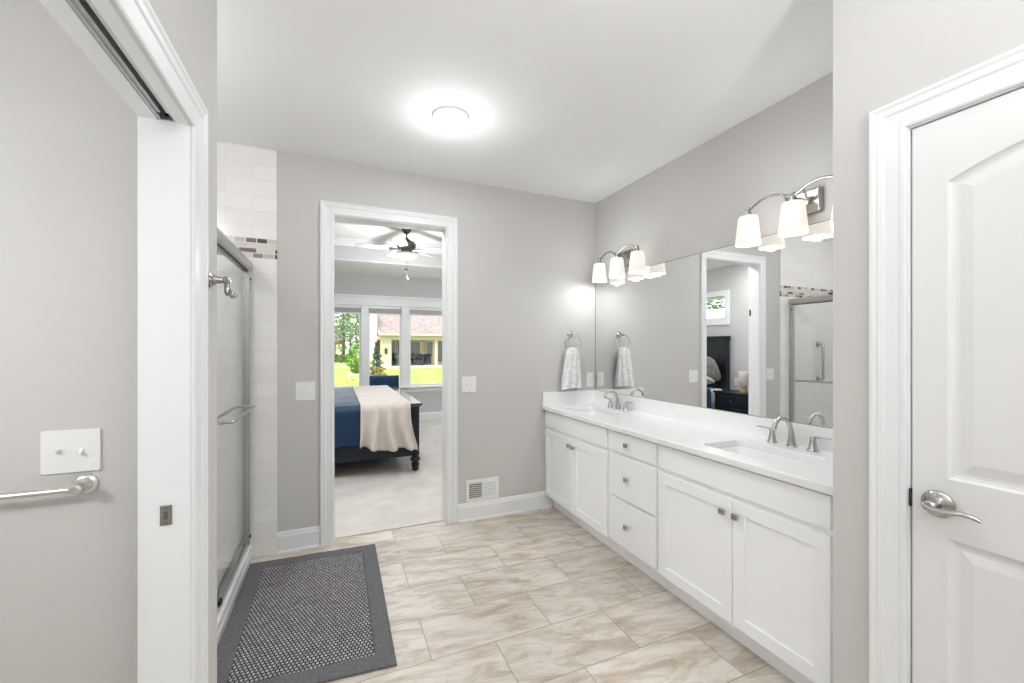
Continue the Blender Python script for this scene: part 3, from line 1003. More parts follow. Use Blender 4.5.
# ------------------------------------------------------------------ switches, outlet, vent
def switch_plate(label, c, n, u, w, h, toggles, name='light_switch', group='white wall plates', style='toggle'):
    """c centre on the wall, n outward normal, u horizontal direction"""
    c, n, u = Vector(c), Vector(n), Vector(u)
    t = thing(name, label, 'light switch' if name == 'light_switch' else 'outlet', c, group)
    f = lambda a, v, d: c + u * a + n * d + Vector((0, 0, v))
    bm = bmesh.new()
    plate(bm, [rrect(-w / 2, w / 2, -h / 2, h / 2, 0.005, 3)], f, 0.0, 0.006)
    obj('cover_plate', bm, M['plastic'], t, bevel=0.002)
    for off in toggles:
        bm = bmesh.new() if style != 'outlet' else None
        if style == 'toggle':
            plate(bm, [[(off - 0.005, -0.012), (off + 0.005, -0.012), (off + 0.005, 0.012), (off - 0.005, 0.012)]], f, 0.006, 0.0075)
            b0 = [f(off + a, v, 0.0075) for a, v in ((-0.004, -0.006), (0.004, -0.006), (0.004, 0.006), (-0.004, 0.006))]
            s_ = 0.008 if off <= 0 else -0.008
            b1 = [f(off + a, v + s_, 0.020) for a, v in ((-0.003, -0.003), (0.003, -0.003), (0.003, 0.003), (-0.003, 0.003))]
            loft(bm, [b0, b1], cap1=True)
            obj('toggle', bm, M['plastic'], t)
        elif style == 'rocker':
            plate(bm, [rrect(off - 0.017, off + 0.017, -0.033, 0.033, 0.003, 2)], f, 0.006, 0.009)
            obj('rocker', bm, M['plastic'], t, bevel=0.001)
        else:
            for v in (-0.019, 0.019):
                bm = bmesh.new()
                plate(bm, [rrect(off - 0.016, off + 0.016, v - 0.014, v + 0.014, 0.008, 3)], f, 0.006, 0.008)
                r = obj('receptacle', bm, M['plastic'], t)
                for a in (-0.006, 0.006):
                    bm = bmesh.new()
                    plate(bm, [[(off + a - 0.001, v - 0.003), (off + a + 0.001, v - 0.003), (off + a + 0.001, v + 0.005), (off + a - 0.001, v + 0.005)]], f, 0.008, 0.0085)
                    obj('slot', bm, M['dark_slot'], r)
    return t


switch_plate('white double toggle switch plate left of the bedroom doorway', (-0.188, YB, 1.098), (0, -1, 0), (1, 0, 0), 0.122, 0.128, (-0.023, 0.023))
switch_plate('white double switch plate right of the bedroom doorway', (0.998, YB, 1.104), (0, -1, 0), (1, 0, 0), 0.122, 0.128, (-0.023, 0.023))
switch_plate('white double toggle switch plate above the towel bar', (-0.694, 1.59, 1.104), (0, -1, 0), (1, 0, 0), 0.128, 0.122, (-0.024, 0.024))
switch_plate('white outlet plate in the corner beside the mirror', (2.158, YB, 1.108), (0, -1, 0), (1, 0, 0), 0.072, 0.128, (0,), 'wall_outlet', style='outlet')

v0, v1, vz0, vz1 = 0.972, 1.256, 0.146, 0.326
vt = thing('air_vent', 'white louvred wall register above the baseboard right of the doorway', 'air vent', ((v0 + v1) / 2, YB, vz0))
mid = (v0 + v1) / 2
bm = bmesh.new()
plate(bm, [[(v0, vz0), (v1, vz0), (v1, vz1), (v0, vz1)], [(v0 + 0.026, vz0 + 0.026), (v0 + 0.026, vz1 - 0.026), (mid - 0.006, vz1 - 0.026), (mid - 0.006, vz0 + 0.026)], [(mid + 0.006, vz0 + 0.026), (mid + 0.006, vz1 - 0.026), (v1 - 0.026, vz1 - 0.026), (v1 - 0.026, vz0 + 0.026)]], lambda a, v, t: (a, t, v), YB - 0.001, YB - 0.009)
obj('frame', bm, M['plastic'], vt, bevel=0.002)
obj('duct', boxes((v0 + 0.02, v1 - 0.02, YB - 0.0015, YB - 0.0005, vz0 + 0.02, vz1 - 0.02)), M['dark_slot'], vt)
for a0, a1, sgn in ((v0 + 0.026, mid - 0.006, 1), (mid + 0.006, v1 - 0.026, -1)):
    bm = bmesh.new()
    for k in range(8):
        z = vz0 + 0.034 + k * 0.0162
        vs = [bm.verts.new(p) for p in ((a0, YB - 0.002, z - 0.006 * sgn), (a1, YB - 0.002, z - 0.006 * sgn), (a1, YB - 0.009, z + 0.005 * sgn), (a0, YB - 0.009, z + 0.005 * sgn))]
        bm.faces.new(vs)
    obj('louvre_bank', bm, M['plastic'], vt, solid=0.0012)

# ------------------------------------------------------------------ towel bar in the toilet room, robe hook
YT = 1.59
tb = thing('towel_bar', 'satin nickel towel bar on the wall below the double toggle switch', 'towel bar', (-0.97, YT, 1.0))
for x in (-0.664, -1.274):
    bm = bmesh.new()
    lathe(bm, [(0.029, 0), (0.029, 0.004), (0.025, 0.008), (0.021, 0.010), (0.021, 0.015), (0.015, 0.022), (0.011, 0.032), (0.012, 0.038), (0.015, 0.044), (0.015, 0.058), (0.010, 0.064)], (x, YT, 1.005), (0, -1, 0), 28)
    obj('post', bm, M['nickel_light'], tb, smooth=True, angle=35)
bm = bmesh.new(); tube(bm, [(-1.274, YT - 0.051, 1.005), (-0.664, YT - 0.051, 1.005)], 0.0085, 16)
obj('bar', bm, M['nickel_light'], tb, smooth=True)

hk = thing('robe_hook', 'nickel double robe hook on the narrow wall strip beside the shower', 'hook', (XL, 1.612, 1.62))
bm = bmesh.new()
lathe(bm, [(0.024, 0), (0.024, 0.004), (0.019, 0.008), (0.019, 0.012), (0.012, 0.020), (0.009, 0.038), (0.012, 0.042), (0.012, 0.052), (0.006, 0.058)], (XL, 1.612, 1.620), (1, 0, 0), 24)
obj('post', bm, M['nickel_arm'], hk, smooth=True, angle=35)
bm = bmesh.new()
for s in (1, -1):
    tube(bm, [(XL + 0.047, 1.612, 1.620), (XL + 0.048, 1.612 + s * 0.012, 1.600), (XL + 0.050, 1.612 + s * 0.024, 1.580), (XL + 0.055, 1.612 + s * 0.034, 1.570), (XL + 0.062, 1.612 + s * 0.042, 1.574), (XL + 0.066, 1.612 + s * 0.045, 1.585)], [0.006, 0.006, 0.0055, 0.005, 0.005, 0.006], 10)
obj('hook_arms', bm, M['nickel_arm'], hk, smooth=True)

# ------------------------------------------------------------------ rug
FL, FR, NR, NL = (-0.500, 3.112), (0.262, 3.083), (0.251, 1.873), (-0.500, 1.935)


def rug_pt(s, t):
    """s 0..1 left to right, t 0..1 near to far"""
    a = Vector(NL).lerp(Vector(NR), s)
    b_ = Vector(FL).lerp(Vector(FR), s)
    return a.lerp(b_, t)


rg = thing('bath_rug', 'charcoal bath rug with a woven grey centre on the tile by the shower', 'rug', (-0.12, 2.5, 0.0))
sb, tbd = 0.088 / 0.76, 0.088 / 1.19


def ring2d(s0, t0, n=14):
    pts = []
    for k in range(n):
        pts.append(rug_pt(s0 + (1 - 2 * s0) * k / n, t0))
    for k in range(n):
        pts.append(rug_pt(1 - s0, t0 + (1 - 2 * t0) * k / n))
    for k in range(n):
        pts.append(rug_pt(1 - s0 - (1 - 2 * s0) * k / n, 1 - t0))
    for k in range(n):
        pts.append(rug_pt(s0, 1 - t0 - (1 - 2 * t0) * k / n))
    return pts


bm = bmesh.new()
ro, ri = ring2d(0, 0), ring2d(sb, tbd)
loft(bm, [[(p.x, p.y, 0.0) for p in ri], [(p.x, p.y, 0.0) for p in ro], [(p.x, p.y, 0.010) for p in ro], [(p.x, p.y, 0.013) for p in ring2d(0.008, 0.005)], [(p.x, p.y, 0.013) for p in ring2d(sb - 0.006, tbd - 0.004)], [(p.x, p.y, 0.009) for p in ri], [(p.x, p.y, 0.0) for p in ri]])
obj('border', bm, M['rug_border'], rg)
bm = bmesh.new()
loft(bm, [[(p.x, p.y, 0.002) for p in ring2d(sb + 0.001, tbd + 0.001)], [(p.x, p.y, 0.0095) for p in ring2d(sb + 0.001, tbd + 0.001)]], cap0=True, cap1=True)
obj('woven_centre', bm, M['rug_weave'], rg)
rg.rotation_euler = (0, 0, 0)

# ------------------------------------------------------------------ shower
sb_ = thing('shower_base', 'white acrylic shower base with a raised curb beside the rug', 'shower base', (-0.95, 2.46, 0))
bm = bmesh.new()
box(bm, XS + 0.001, -0.508, YS + 0.011, YB - 0.011, 0.0, 0.045)
box(bm, -0.600, -0.508, YS + 0.011, YB - 0.011, 0.045, 0.098)
obj('pan', bm, M['acrylic'], sb_, bevel=0.008, seg=3)
bm = bmesh.new(); lathe(bm, [(0.055, 0), (0.052, 0.004), (0.001, 0.003)], (-1.0, 2.46, 0.045), seg=24)
obj('drain', bm, M['steel'], sb_, smooth=True)

sd = thing('shower_door', 'sliding glass shower door with a satin steel header rail', 'shower door', (-0.54, 2.46, 0.098))
bm = bmesh.new()
hp = [(-0.566, 1.908), (-0.520, 1.908), (-0.509, 1.914), (-0.504, 1.928), (-0.504, 1.952), (-0.509, 1.968), (-0.522, 1.975), (-0.552, 1.975), (-0.566, 1.968)]
loft(bm, [[(x, y, z) for x, z in hp] for y in (YS + 0.012, YB - 0.012)], cap0=True, cap1=True)
obj('header_rail', bm, M['steel'], sd, smooth=True, angle=50)
obj('rail_seal', boxes((-0.530, -0.521, YS + 0.02, YB - 0.02, 1.900, 1.908)), M['gasket'], sd)
obj('bottom_track', boxes((-0.574, -0.526, YS + 0.012, YB - 0.012, 0.098, 0.106), (-0.530, -0.526, YS + 0.012, YB - 0.012, 0.106, 0.122), (-0.574, -0.570, YS + 0.012, YB - 0.012, 0.106, 0.128), (-0.551, -0.548, YS + 0.012, YB - 0.012, 0.106, 0.116)), M['steel'], sd)
for y0, y1 in ((YB - 0.046, YB - 0.011), (YS + 0.011, YS + 0.046)):
    obj('side_jamb', boxes((-0.556, -0.516, y0, y1, 0.106, 1.908)), M['steel'], sd, bevel=0.003)
obj('bumper', boxes((-0.516, -0.508, YB - 0.047, YB - 0.030, 0.150, 0.168), (-0.516, -0.508, YB - 0.047, YB - 0.030, 1.846, 1.858)), M['gasket'], sd, bevel=0.002)
g1 = obj('glass_panel', boxes((-0.540, -0.534, 2.42, YB - 0.050, 0.112, 1.904)), M['shower_glass'], sd)
g2 = obj('glass_panel', boxes((-0.566, -0.560, YS + 0.050, 2.52, 0.112, 1.904)), M['shower_glass'], sd)
obj('panel_edge', boxes((-0.5405, -0.5335, 2.414, 2.420, 0.112, 1.904)), M['steel'], g1)
obj('guide_block', boxes((-0.534, -0.522, 2.455, 2.500, 0.112, 0.140)), M['gasket'], g1, bevel=0.003)
bm = bmesh.new()
y0, y1, zb, xo = 2.515, 3.130, 1.020, -0.480
tube(bm, [(-0.534, y0, zb), (xo - 0.010, y0, zb), (xo - 0.003, y0 + 0.003, zb), (xo, y0 + 0.012, zb), (xo, y1 - 0.012, zb), (xo - 0.003, y1 - 0.003, zb), (xo - 0.010, y1, zb), (-0.534, y1, zb)], 0.0085, 14)
obj('towel_rail', bm, M['steel'], g1, smooth=True)
for y in (y0, y1):
    bm = bmesh.new(); lathe(bm, [(0.016, 0), (0.016, 0.006), (0.011, 0.009)], (-0.534, y, zb), (1, 0, 0), 18)
    obj('rail_flange', bm, M['steel'], g1, smooth=True)
bm = bmesh.new()
tube(bm, [(-0.540, y0, zb), (-0.575, y0, zb), (-0.582, y0 + 0.010, zb), (-0.582, y1 - 0.010, zb), (-0.575, y1, zb), (-0.540, y1, zb)], 0.0075, 12)
obj('inner_rail', bm, M['steel'], g1, smooth=True)

gb = thing('grab_bar', 'vertical steel grab bar on the tiled shower end wall, seen in the mirror', 'grab bar', (-1.05, YB - 0.01, 1.22))
bm = bmesh.new()
yw = YB - 0.010
tube(bm, [(-1.05, yw, 1.010), (-1.05, yw - 0.05, 1.010), (-1.05, yw - 0.062, 1.022), (-1.05, yw - 0.062, 1.428), (-1.05, yw - 0.05, 1.440), (-1.05, yw, 1.440)], 0.014, 16)
obj('bar', bm, M['nickel'], gb, smooth=True)
for z in (1.010, 1.440):
    bm = bmesh.new(); lathe(bm, [(0.036, 0), (0.034, 0.006), (0.016, 0.009)], (-1.05, yw, z), (0, -1, 0), 24)
    obj('flange', bm, M['nickel'], gb, smooth=True)

# ================================================================== BEDROOM
# walls with windows
WZ0, WZ1 = 0.64, 2.20
WXS = (-0.215, 2.005)
struct(obj('wall_window_side', boxes((BX0 - 0.1, WXS[0], BY1, BY1 + 0.12, 0, ZC + 0.3), (WXS[1], BX1 + 0.1, BY1, BY1 + 0.12, 0, ZC + 0.3), (WXS[0], WXS[1], BY1, BY1 + 0.12, 0, WZ0), (WXS[0], WXS[1], BY1, BY1 + 0.12, WZ1, ZC + 0.3)), M['bedroom_wall']), 'bedroom wall with three windows')
TY0, TY1, TZ0, TZ1 = 4.90, 6.76, 1.87, 2.26       # high window over the bed
struct(obj('wall_bedroom_left', boxes((BX0 - 0.12, BX0, BY0, TY0, 0, ZC + 0.3), (BX0 - 0.12, BX0, TY1, BY1, 0, ZC + 0.3), (BX0 - 0.12, BX0, TY0, TY1, 0, TZ0), (BX0 - 0.12, BX0, TY0, TY1, TZ1, ZC + 0.3)), M['bedroom_wall']), 'bedroom wall behind the headboard')
struct(obj('wall_bedroom_right', boxes((BX1, BX1 + 0.1, BY0, BY1, 0, ZC + 0.3)), M['bedroom_wall']))
# tray ceiling
TX0, TX1, TYA, TYB, TZ = -0.62, 2.72, 4.70, 6.76, 3.05
bm = boxes((BX0, TX0, BY0, BY1, ZC, ZC + 0.04), (TX1, BX1, BY0, BY1, ZC, ZC + 0.04), (TX0, TX1, BY0, TYA, ZC, ZC + 0.04), (TX0, TX1, TYB, BY1, ZC, ZC + 0.04), (TX0 - 0.1, TX1 + 0.1, TYA - 0.1, TYB + 0.1, TZ, TZ + 0.05))
struct(obj('ceiling_bedroom', bm, M['ceiling']), 'white tray ceiling of the bedroom')
bm = boxes((TX0 - 0.06, TX0 + 0.005, TYA - 0.06, TYB + 0.06, ZC + 0.001, TZ), (TX1 - 0.005, TX1 + 0.06, TYA - 0.06, TYB + 0.06, ZC + 0.001, TZ), (TX0 + 0.005, TX1 - 0.005, TYA - 0.06, TYA + 0.005, ZC + 0.001, TZ), (TX0 + 0.005, TX1 - 0.005, TYB - 0.005, TYB + 0.06, ZC + 0.001, TZ))
struct(obj('wall_tray_riser', bm, M['bedroom_wall']), 'greige riser around the tray ceiling')
CR = [(0, 0), (0.012, 0), (0.016, 0.02), (0.05, 0.075), (0.075, 0.085), (0.075, 0.105), (0, 0.105)]
bm = bmesh.new()
rings = []
for d, z in CR:
    rings.append([(TX0 + d, TYA + d, TZ - 0.105 + z), (TX1 - d, TYA + d, TZ - 0.105 + z), (TX1 - d, TYB - d, TZ - 0.105 + z), (TX0 + d, TYB - d, TZ - 0.105 + z)])
loft(bm, rings)
struct(obj('trim_4', bm, M['trim']), 'white crown moulding inside the tray ceiling')
# flat board moulding around the tray on the soffit
bm = bmesh.new()
plate(bm, [[(TX0 - 0.55, TYA - 0.55), (TX1 + 0.55, TYA - 0.55), (TX1 + 0.55, TYB + 0.62), (TX0 - 0.55, TYB + 0.62)], [(TX0, TYA), (TX0, TYB), (TX1, TYB), (TX1, TYA)]], lambda u, v, t: (u, v, t), ZC - 0.012, ZC + 0.0005)
struct(obj('trim_5', bm, M['trim']), 'white flat moulding around the lower edge of the tray ceiling')
bm = bmesh.new(); extrude_profile(bm, BASE, (BX0, BY1), (BX1, BY1), (0, -1))
struct(obj('baseboard_window_side', bm, M['trim']))
bm = bmesh.new(); extrude_profile(bm, BASE, (BX0, BY0), (BX0, BY1 - 0.03), (1, 0))
struct(obj('baseboard_bedroom_left', bm, M['trim']))

# triple window trim
bm = bmesh.new()
box(bm, WXS[0] - 0.10, WXS[1] + 0.10, BY1 - 0.020, BY1, WZ1 - 0.01, 2.330)
box(bm, WXS[0] - 0.13, WXS[1] + 0.13, BY1 - 0.045, BY1, 2.330, 2.365)
box(bm, WXS[0] - 0.11, WXS[1] + 0.11, BY1 - 0.030, BY1, WZ1 - 0.022, WZ1 - 0.008)
t6 = struct(obj('trim_6', bm, M['trim'], bevel=0.003), 'white head casing over the bedroom windows')
obj('side_casing', boxes((WXS[0] - 0.09, WXS[0] + 0.004, BY1 - 0.020, BY1, WZ0, WZ1 - 0.022)), M['trim'], t6, bevel=0.003)
obj('side_casing', boxes((WXS[1] - 0.004, WXS[1] + 0.09, BY1 - 0.020, BY1, WZ0, WZ1 - 0.022)), M['trim'], t6, bevel=0.003)
obj('sill', boxes((WXS[0] - 0.12, WXS[1] + 0.12, BY1 - 0.075, BY1 + 0.02, WZ0 - 0.005, WZ0 + 0.025)), M['trim'], t6, bevel=0.005)
obj('apron', boxes((WXS[0] - 0.09, WXS[1] + 0.09, BY1 - 0.018, BY1, WZ0 - 0.085, WZ0 - 0.005)), M['trim'], t6, bevel=0.003)
for x0, x1 in ((0.44, 0.572), (1.165, 1.315)):
    obj('mullion', boxes((x0, x1, BY1 - 0.012, BY1 + 0.10, WZ0 + 0.025, WZ1 - 0.022)), M['trim'], t6, bevel=0.003)

panes = ((WXS[0], 0.44), (0.572, 1.165), (1.315, WXS[1]))
for i, (x0, x1) in enumerate(panes):
    z0, z1 = WZ0 + 0.025, WZ1
    f = 0.028
    bm = bmesh.new()
    plate(bm, [[(x0, z0), (x1, z0), (x1, z1), (x0, z1)], [(x0 + f, z0 + f + 0.005), (x0 + f, z1 - f), (x1 - f, z1 - f), (x1 - f, z0 + f + 0.005)]], lambda u, v, t: (u, t, v), BY1 + 0.085, BY1 + 0.045)
    w = struct(obj('window_%d' % (i + 1), bm, M['vinyl'], bevel=0.004), ('white bedroom window behind the blue bedding', 'middle bedroom window showing the spruce', 'right bedroom window showing the patio')[i])
    obj('pane', boxes((x0 + f - 0.004, x1 - f + 0.004, BY1 + 0.062, BY1 + 0.067, z0 + f, z1 - f + 0.004)), M['pane'], w)
    b = thing('window_blind', ('white blind raised to the top of the leftmost bedroom window', 'white blind raised to the top of the middle bedroom window', 'white blind raised to the top of the rightmost bedroom window')[i], 'blind', ((x0 + x1) / 2, BY1 + 0.02, 2.0), 'blinds raised over the bedroom windows')
    obj('head_rail', boxes((x0 + 0.006, x1 - 0.006, BY1 + 0.004, BY1 + 0.040, 2.130, 2.176)), M['plastic'], b, bevel=0.002)
    bm = bmesh.new()
    for k in range(14):
        z = 2.045 + k * 0.006
        box(bm, x0 + 0.010, x1 - 0.010, BY1 + 0.002, BY1 + 0.042, z, z + 0.0042)
    obj('slat_stack', bm, M['blind'], b)
    obj('bottom_rail', boxes((x0 + 0.010, x1 - 0.010, BY1 + 0.004, BY1 + 0.040, 2.022, 2.043)), M['plastic'], b, bevel=0.003)

# high window over the bed (seen in the mirror)
bm = bmesh.new()
plate(bm, [[(TY0 - 0.09, TZ0 - 0.09), (TY1 + 0.09, TZ0 - 0.09), (TY1 + 0.09, TZ1 + 0.09), (TY0 - 0.09, TZ1 + 0.09)], [(TY0, TZ0), (TY0, TZ1), (TY1, TZ1), (TY1, TZ0)]], lambda u, v, t: (t, u, v), BX0, BX0 + 0.02)
w4 = struct(obj('window_4', bm, M['trim'], bevel=0.003), 'high wide window over the headboard, seen in the mirror')
bm = bmesh.new()
plate(bm, [[(TY0, TZ0), (TY1, TZ0), (TY1, TZ1), (TY0, TZ1)], [(TY0 + 0.035, TZ0 + 0.035), (TY0 + 0.035, TZ1 - 0.035), (TY1 - 0.035, TZ1 - 0.035), (TY1 - 0.035, TZ0 + 0.035)]], lambda u, v, t: (t, u, v), BX0 - 0.09, BX0 - 0.05)
obj('frame', bm, M['vinyl'], w4)
obj('pane', boxes((BX0 - 0.072, BX0 - 0.067, TY0 + 0.03, TY1 - 0.03, TZ0 + 0.03, TZ1 - 0.03)), M['pane'], w4)

# ------------------------------------------------------------------ bed
BYN, BYF = 4.725, 6.935         # outer faces of the posts
bed = thing('bed', 'navy-black wooden bed with turned feet beyond the doorway', 'bed', (-0.25, 5.83, 0.008))
z0 = 0.008
fb = bpy.data.objects.new('footboard', None); C.objects.link(fb); fb.parent = bed
FX = 0.842
bm = boxes((FX - 0.022, FX + 0.022, BYN + 0.07, BYF - 0.07, 0.22, 0.735))
box(bm, FX - 0.030, FX + 0.030, BYN + 0.07, BYF - 0.07, 0.64, 0.735)
box(bm, FX - 0.030, FX + 0.030, BYN + 0.07, BYF - 0.07, 0.20, 0.30)
obj('panel', bm, M['navy_wood'], fb, bevel=0.003)
bm = boxes((FX - 0.060, FX + 0.068, BYN - 0.022, BYF + 0.022, 0.752, 0.775))
box(bm, FX - 0.048, FX + 0.054, BYN - 0.010, BYF + 0.010, 0.735, 0.752)
obj('cap_rail', bm, M['navy_polish'], fb, bevel=0.004)


def bun_foot(x, y):
    bm = bmesh.new()
    lathe(bm, [(0.030, z0), (0.034, 0.012), (0.044, 0.085), (0.048, 0.092), (0.030, 0.098), (0.030, 0.108), (0.046, 0.114), (0.056, 0.130), (0.056, 0.148), (0.046, 0.163), (0.036, 0.168), (0.036, 0.180), (0.044, 0.186), (0.044, 0.20)], (x, y, 0), seg=28)
    return bm


for y in (BYN + 0.038, BYF - 0.038):
    p = obj('post', boxes((FX - 0.038, FX + 0.038, y - 0.038, y + 0.038, 0.20, 0.735)), M['navy_wood'], fb, bevel=0.004)
    obj('turned_foot', bun_foot(FX, y), M['navy_wood'], p, smooth=True, angle=50)
HX = -1.425
HN, HF = BYN + 0.062, BYF - 0.062
hb = bpy.data.objects.new('headboard', None); C.objects.link(hb); hb.parent = bed
bm = boxes((HX - 0.020, HX + 0.020, HN + 0.07, HF - 0.07, 0.20, 1.53))
box(bm, HX - 0.026, HX + 0.032, HN + 0.07, HF - 0.07, 1.43, 1.53)
for k in range(4):
    ya = HN + 0.07 + (HF - HN - 0.14) * k / 3
    box(bm, HX - 0.024, HX + 0.030, ya - 0.045 if k else ya, ya + 0.045 if k < 3 else ya, 0.60, 1.43)
    if k < 3:
        yb = HN + 0.07 + (HF - HN - 0.14) * (k + 1) / 3
        box(bm, HX, HX + 0.026, ya + 0.09, yb - 0.09, 0.70, 1.37)
obj('panel', bm, M['navy_wood'], hb, bevel=0.004)
bm = boxes((HX - 0.035, HX + 0.060, HN - 0.024, HF + 0.024, 1.565, 1.592))
box(bm, HX - 0.045, HX + 0.055, HN - 0.016, HF + 0.016, 1.53, 1.565)
obj('cap_rail', bm, M['navy_wood'], hb, bevel=0.005)
for y in (HN + 0.038, HF - 0.038):
    obj('post', boxes((HX - 0.040, HX + 0.040, y - 0.040, y + 0.040, z0, 1.53)), M['navy_wood'], hb, bevel=0.004)
for y in (BYN + 0.045, BYF - 0.045):
    obj('side_rail', boxes((HX + 0.04, FX - 0.038, y - 0.016, y + 0.016, 0.175, 0.335)), M['navy_wood'], bed, bevel=0.003)
obj('support_leg', boxes((0.20, 0.25, 5.81, 5.86, z0, 0.20)), M['navy_wood'], bed)
obj('support_leg', boxes((-0.75, -0.70, 5.81, 5.86, z0, 0.20)), M['navy_wood'], bed)
obj('slats', boxes((HX + 0.05, FX - 0.045, BYN + 0.066, BYF - 0.066, 0.20, 0.24)), M['navy_wood'], bed)
obj('mattress', boxes((HX + 0.045, FX - 0.050, BYN + 0.07, BYF - 0.07, 0.242, 0.735)), M['linen_white'], bed, bevel=0.06, seg=4)


def drape(name, label, cat, mat, x0, x1, zbot, thick, xflare=0.0, fold=0.004, fold_n=10.0, seed=0, near=4.700, far=6.960, ztop=0.790, nx=70, nv=64, tilt=0.0, grp=None, wr=1.0):
    """bedding that hangs over both long sides of the bed"""
    bm = bmesh.new()
    path = []
    r = 0.075
    hang = ztop - r - zbot
    for k in range(18):
        path.append((near, zbot + hang * k / 18, 1 - k / 18))
    for k in range(7):
        a = PI / 2 * k / 6
        path.append((near + r - r * math.cos(a), ztop - r + r * math.sin(a), 0.0))
    for k in range(1, 24):
        path.append((near + r + (far - near - 2 * r) * k / 24, ztop, -1))
    for k in range(7):
        a = PI / 2 * k / 6
        path.append((far - r + r * math.sin(a), ztop - r + r * math.cos(a), 0.0))
    for k in range(1, 19):
        path.append((far, ztop - r - hang * k / 18, k / 18))
    rows = []
    for i in range(nx + 1):
        s = i / nx
        row = []
        for (y, z, h) in path:
            hh = max(h, 0)
            x = x0 + (x1 - x0) * s + xflare * hh * hh * (s - 0.25) * (1 if s > 0.25 else 0.3)
            n1 = noise.noise(Vector((x * 4 + seed, y * 4, z * 3)))
            n2 = noise.noise(Vector((x * 13 + seed, y * 11, z * 5)))
            side = -1 if y < 5.8 else 1
            w = fold * (0.25 + 1.4 * hh) * math.sin(fold_n * (s + 0.10 * n1 + 0.05 * hh) * 2 * PI + seed)
            if h >= 0:
                yy = y + side * (abs(w) * 0.4 + w * 0.6 + 0.010 * hh + 0.004 * n2)
                zz = z + (0.012 * n1 + 0.02 * math.sin(s * 9 + seed) * 1.0 + tilt * s) * hh * hh
            else:
                yy = y
                zz = z + 0.010 * n1 + 0.005 * wr * n2
            row.append((x, yy, zz))
        rows.append(row)
    loft(bm, rows, close=False)
    o = obj(name, bm, mat, smooth=True, angle=180, solid=thick)
    return tag(o, label, cat, grp)


drape('comforter', 'navy satin comforter covering the bed', 'bedding', M['duvet'], -0.95, 0.770, 0.345, 0.014, fold=0.004, fold_n=7, seed=3.1, ztop=0.776, wr=3.5)
drape('throw_blanket', 'beige fleece throw draped over the foot of the bed', 'blanket', M['throw'], 0.250, 0.772, 0.335, 0.010, xflare=0.12, fold=0.070, fold_n=3.4, seed=1.3, near=4.655, far=7.000, ztop=0.792, tilt=-0.07)


def pillow(label, mat, c, rot, sx, sy, sz):
    bm = bmesh.new()
    bmesh.ops.create_uvsphere(bm, u_segments=28, v_segments=16, radius=1.0)
    R = Matrix.Rotation(rot, 3, 'Y')
    for v in bm.verts:
        x, y, z = v.co
        n = 4.0
        m = (abs(x) ** n + abs(y) ** n) ** (1 / n) or 1
        l = math.hypot(x, y) or 1
        k = l / m
        p = Vector((x * k * sx, y * k * sy, z * sz * (1 - 0.35 * min(1, (abs(x) ** 3 + abs(y) ** 3)))))
        v.co = R @ p + Vector(c)
    o = obj('pillow', bm, mat, smooth=True, angle=180)
    tag(o, label, 'pillow', 'pillows at the headboard')


pillow('grey patterned pillow propped upright against the headboard', M['pillow_grey'], (-1.22, 5.12, 1.055), math.radians(-62), 0.24, 0.33, 0.085)
pillow('grey patterned pillow on the far side of the headboard', M['pillow_grey'], (-1.22, 6.30, 1.055), math.radians(-62), 0.24, 0.33, 0.085)
pillow('pale pillow lying in front of the upright grey pillow', M['linen_white'], (-1.00, 5.10, 0.905), math.radians(-20), 0.20, 0.34, 0.085)

# ------------------------------------------------------------------ nightstand and lamp
NX0, NX1, NY0, NY1 = -1.470, -1.030, 4.06, 4.73
ns = thing('nightstand', 'navy-black nightstand with drawers beside the headboard, seen in the mirror', 'nightstand', (-1.25, 4.32, z0))
obj('body', boxes((NX0 + 0.01, NX1 - 0.012, NY0 + 0.02, NY1 - 0.02, 0.075, 0.70)), M['navy_wood'], ns, bevel=0.003)
obj('top', boxes((NX0, NX1 + 0.012, NY0, NY1, 0.700, 0.727)), M['navy_wood'], ns, bevel=0.005)
for za, zb_ in ((0.52, 0.68), (0.31, 0.50), (0.10, 0.29)):
    d = obj('drawer', boxes((NX1 - 0.012, NX1 + 0.004, NY0 + 0.05, NY1 - 0.05, za, zb_)), M['navy_wood'], ns, bevel=0.004)
    bm = bmesh.new(); lathe(bm, [(0.008, 0), (0.006, 0.012), (0.014, 0.020), (0.012, 0.028), (0.002, 0.030)], (NX1 + 0.004, (NY0 + NY1) / 2, (za + zb_) / 2), (1, 0, 0), 16)
    obj('knob', bm, M['steel_dark'], d, smooth=True)
for x in (NX0 + 0.05, NX1 - 0.05):
    for y in (NY0 + 0.06, NY1 - 0.06):
        bm = bmesh.new(); lathe(bm, [(0.020, z0), (0.030, 0.045), (0.026, 0.075)], (x, y, 0), seg=16)
        obj('foot', bm, M['navy_wood'], ns, smooth=True)
tl = thing('table_lamp', 'small lamp with cream drum shade on the nightstand', 'lamp', (-1.20, 4.34, 0.727))
bm = bmesh.new(); lathe(bm, [(0.050, 0), (0.052, 0.010), (0.052, 0.075), (0.046, 0.085), (0.012, 0.088), (0.012, 0.100)], (-1.20, 4.34, 0.727), seg=28)
obj('base', bm, M['lamp_base'], tl, smooth=True, angle=40)
bm = bmesh.new(); lathe(bm, [(0.066, 0.0), (0.066, 0.225), (0.060, 0.228)], (-1.20, 4.34, 0.815), seg=32, cap=False)
obj('lamp_shade', bm, M['lamp_shade'], tl, smooth=True, solid=0.003)
switch_plate('white outlet plate on the bedroom wall behind the small lamp', (BX0, 4.69, 0.86), (1, 0, 0), (0, 1, 0), 0.075, 0.118, (0,), 'wall_outlet', style='outlet')

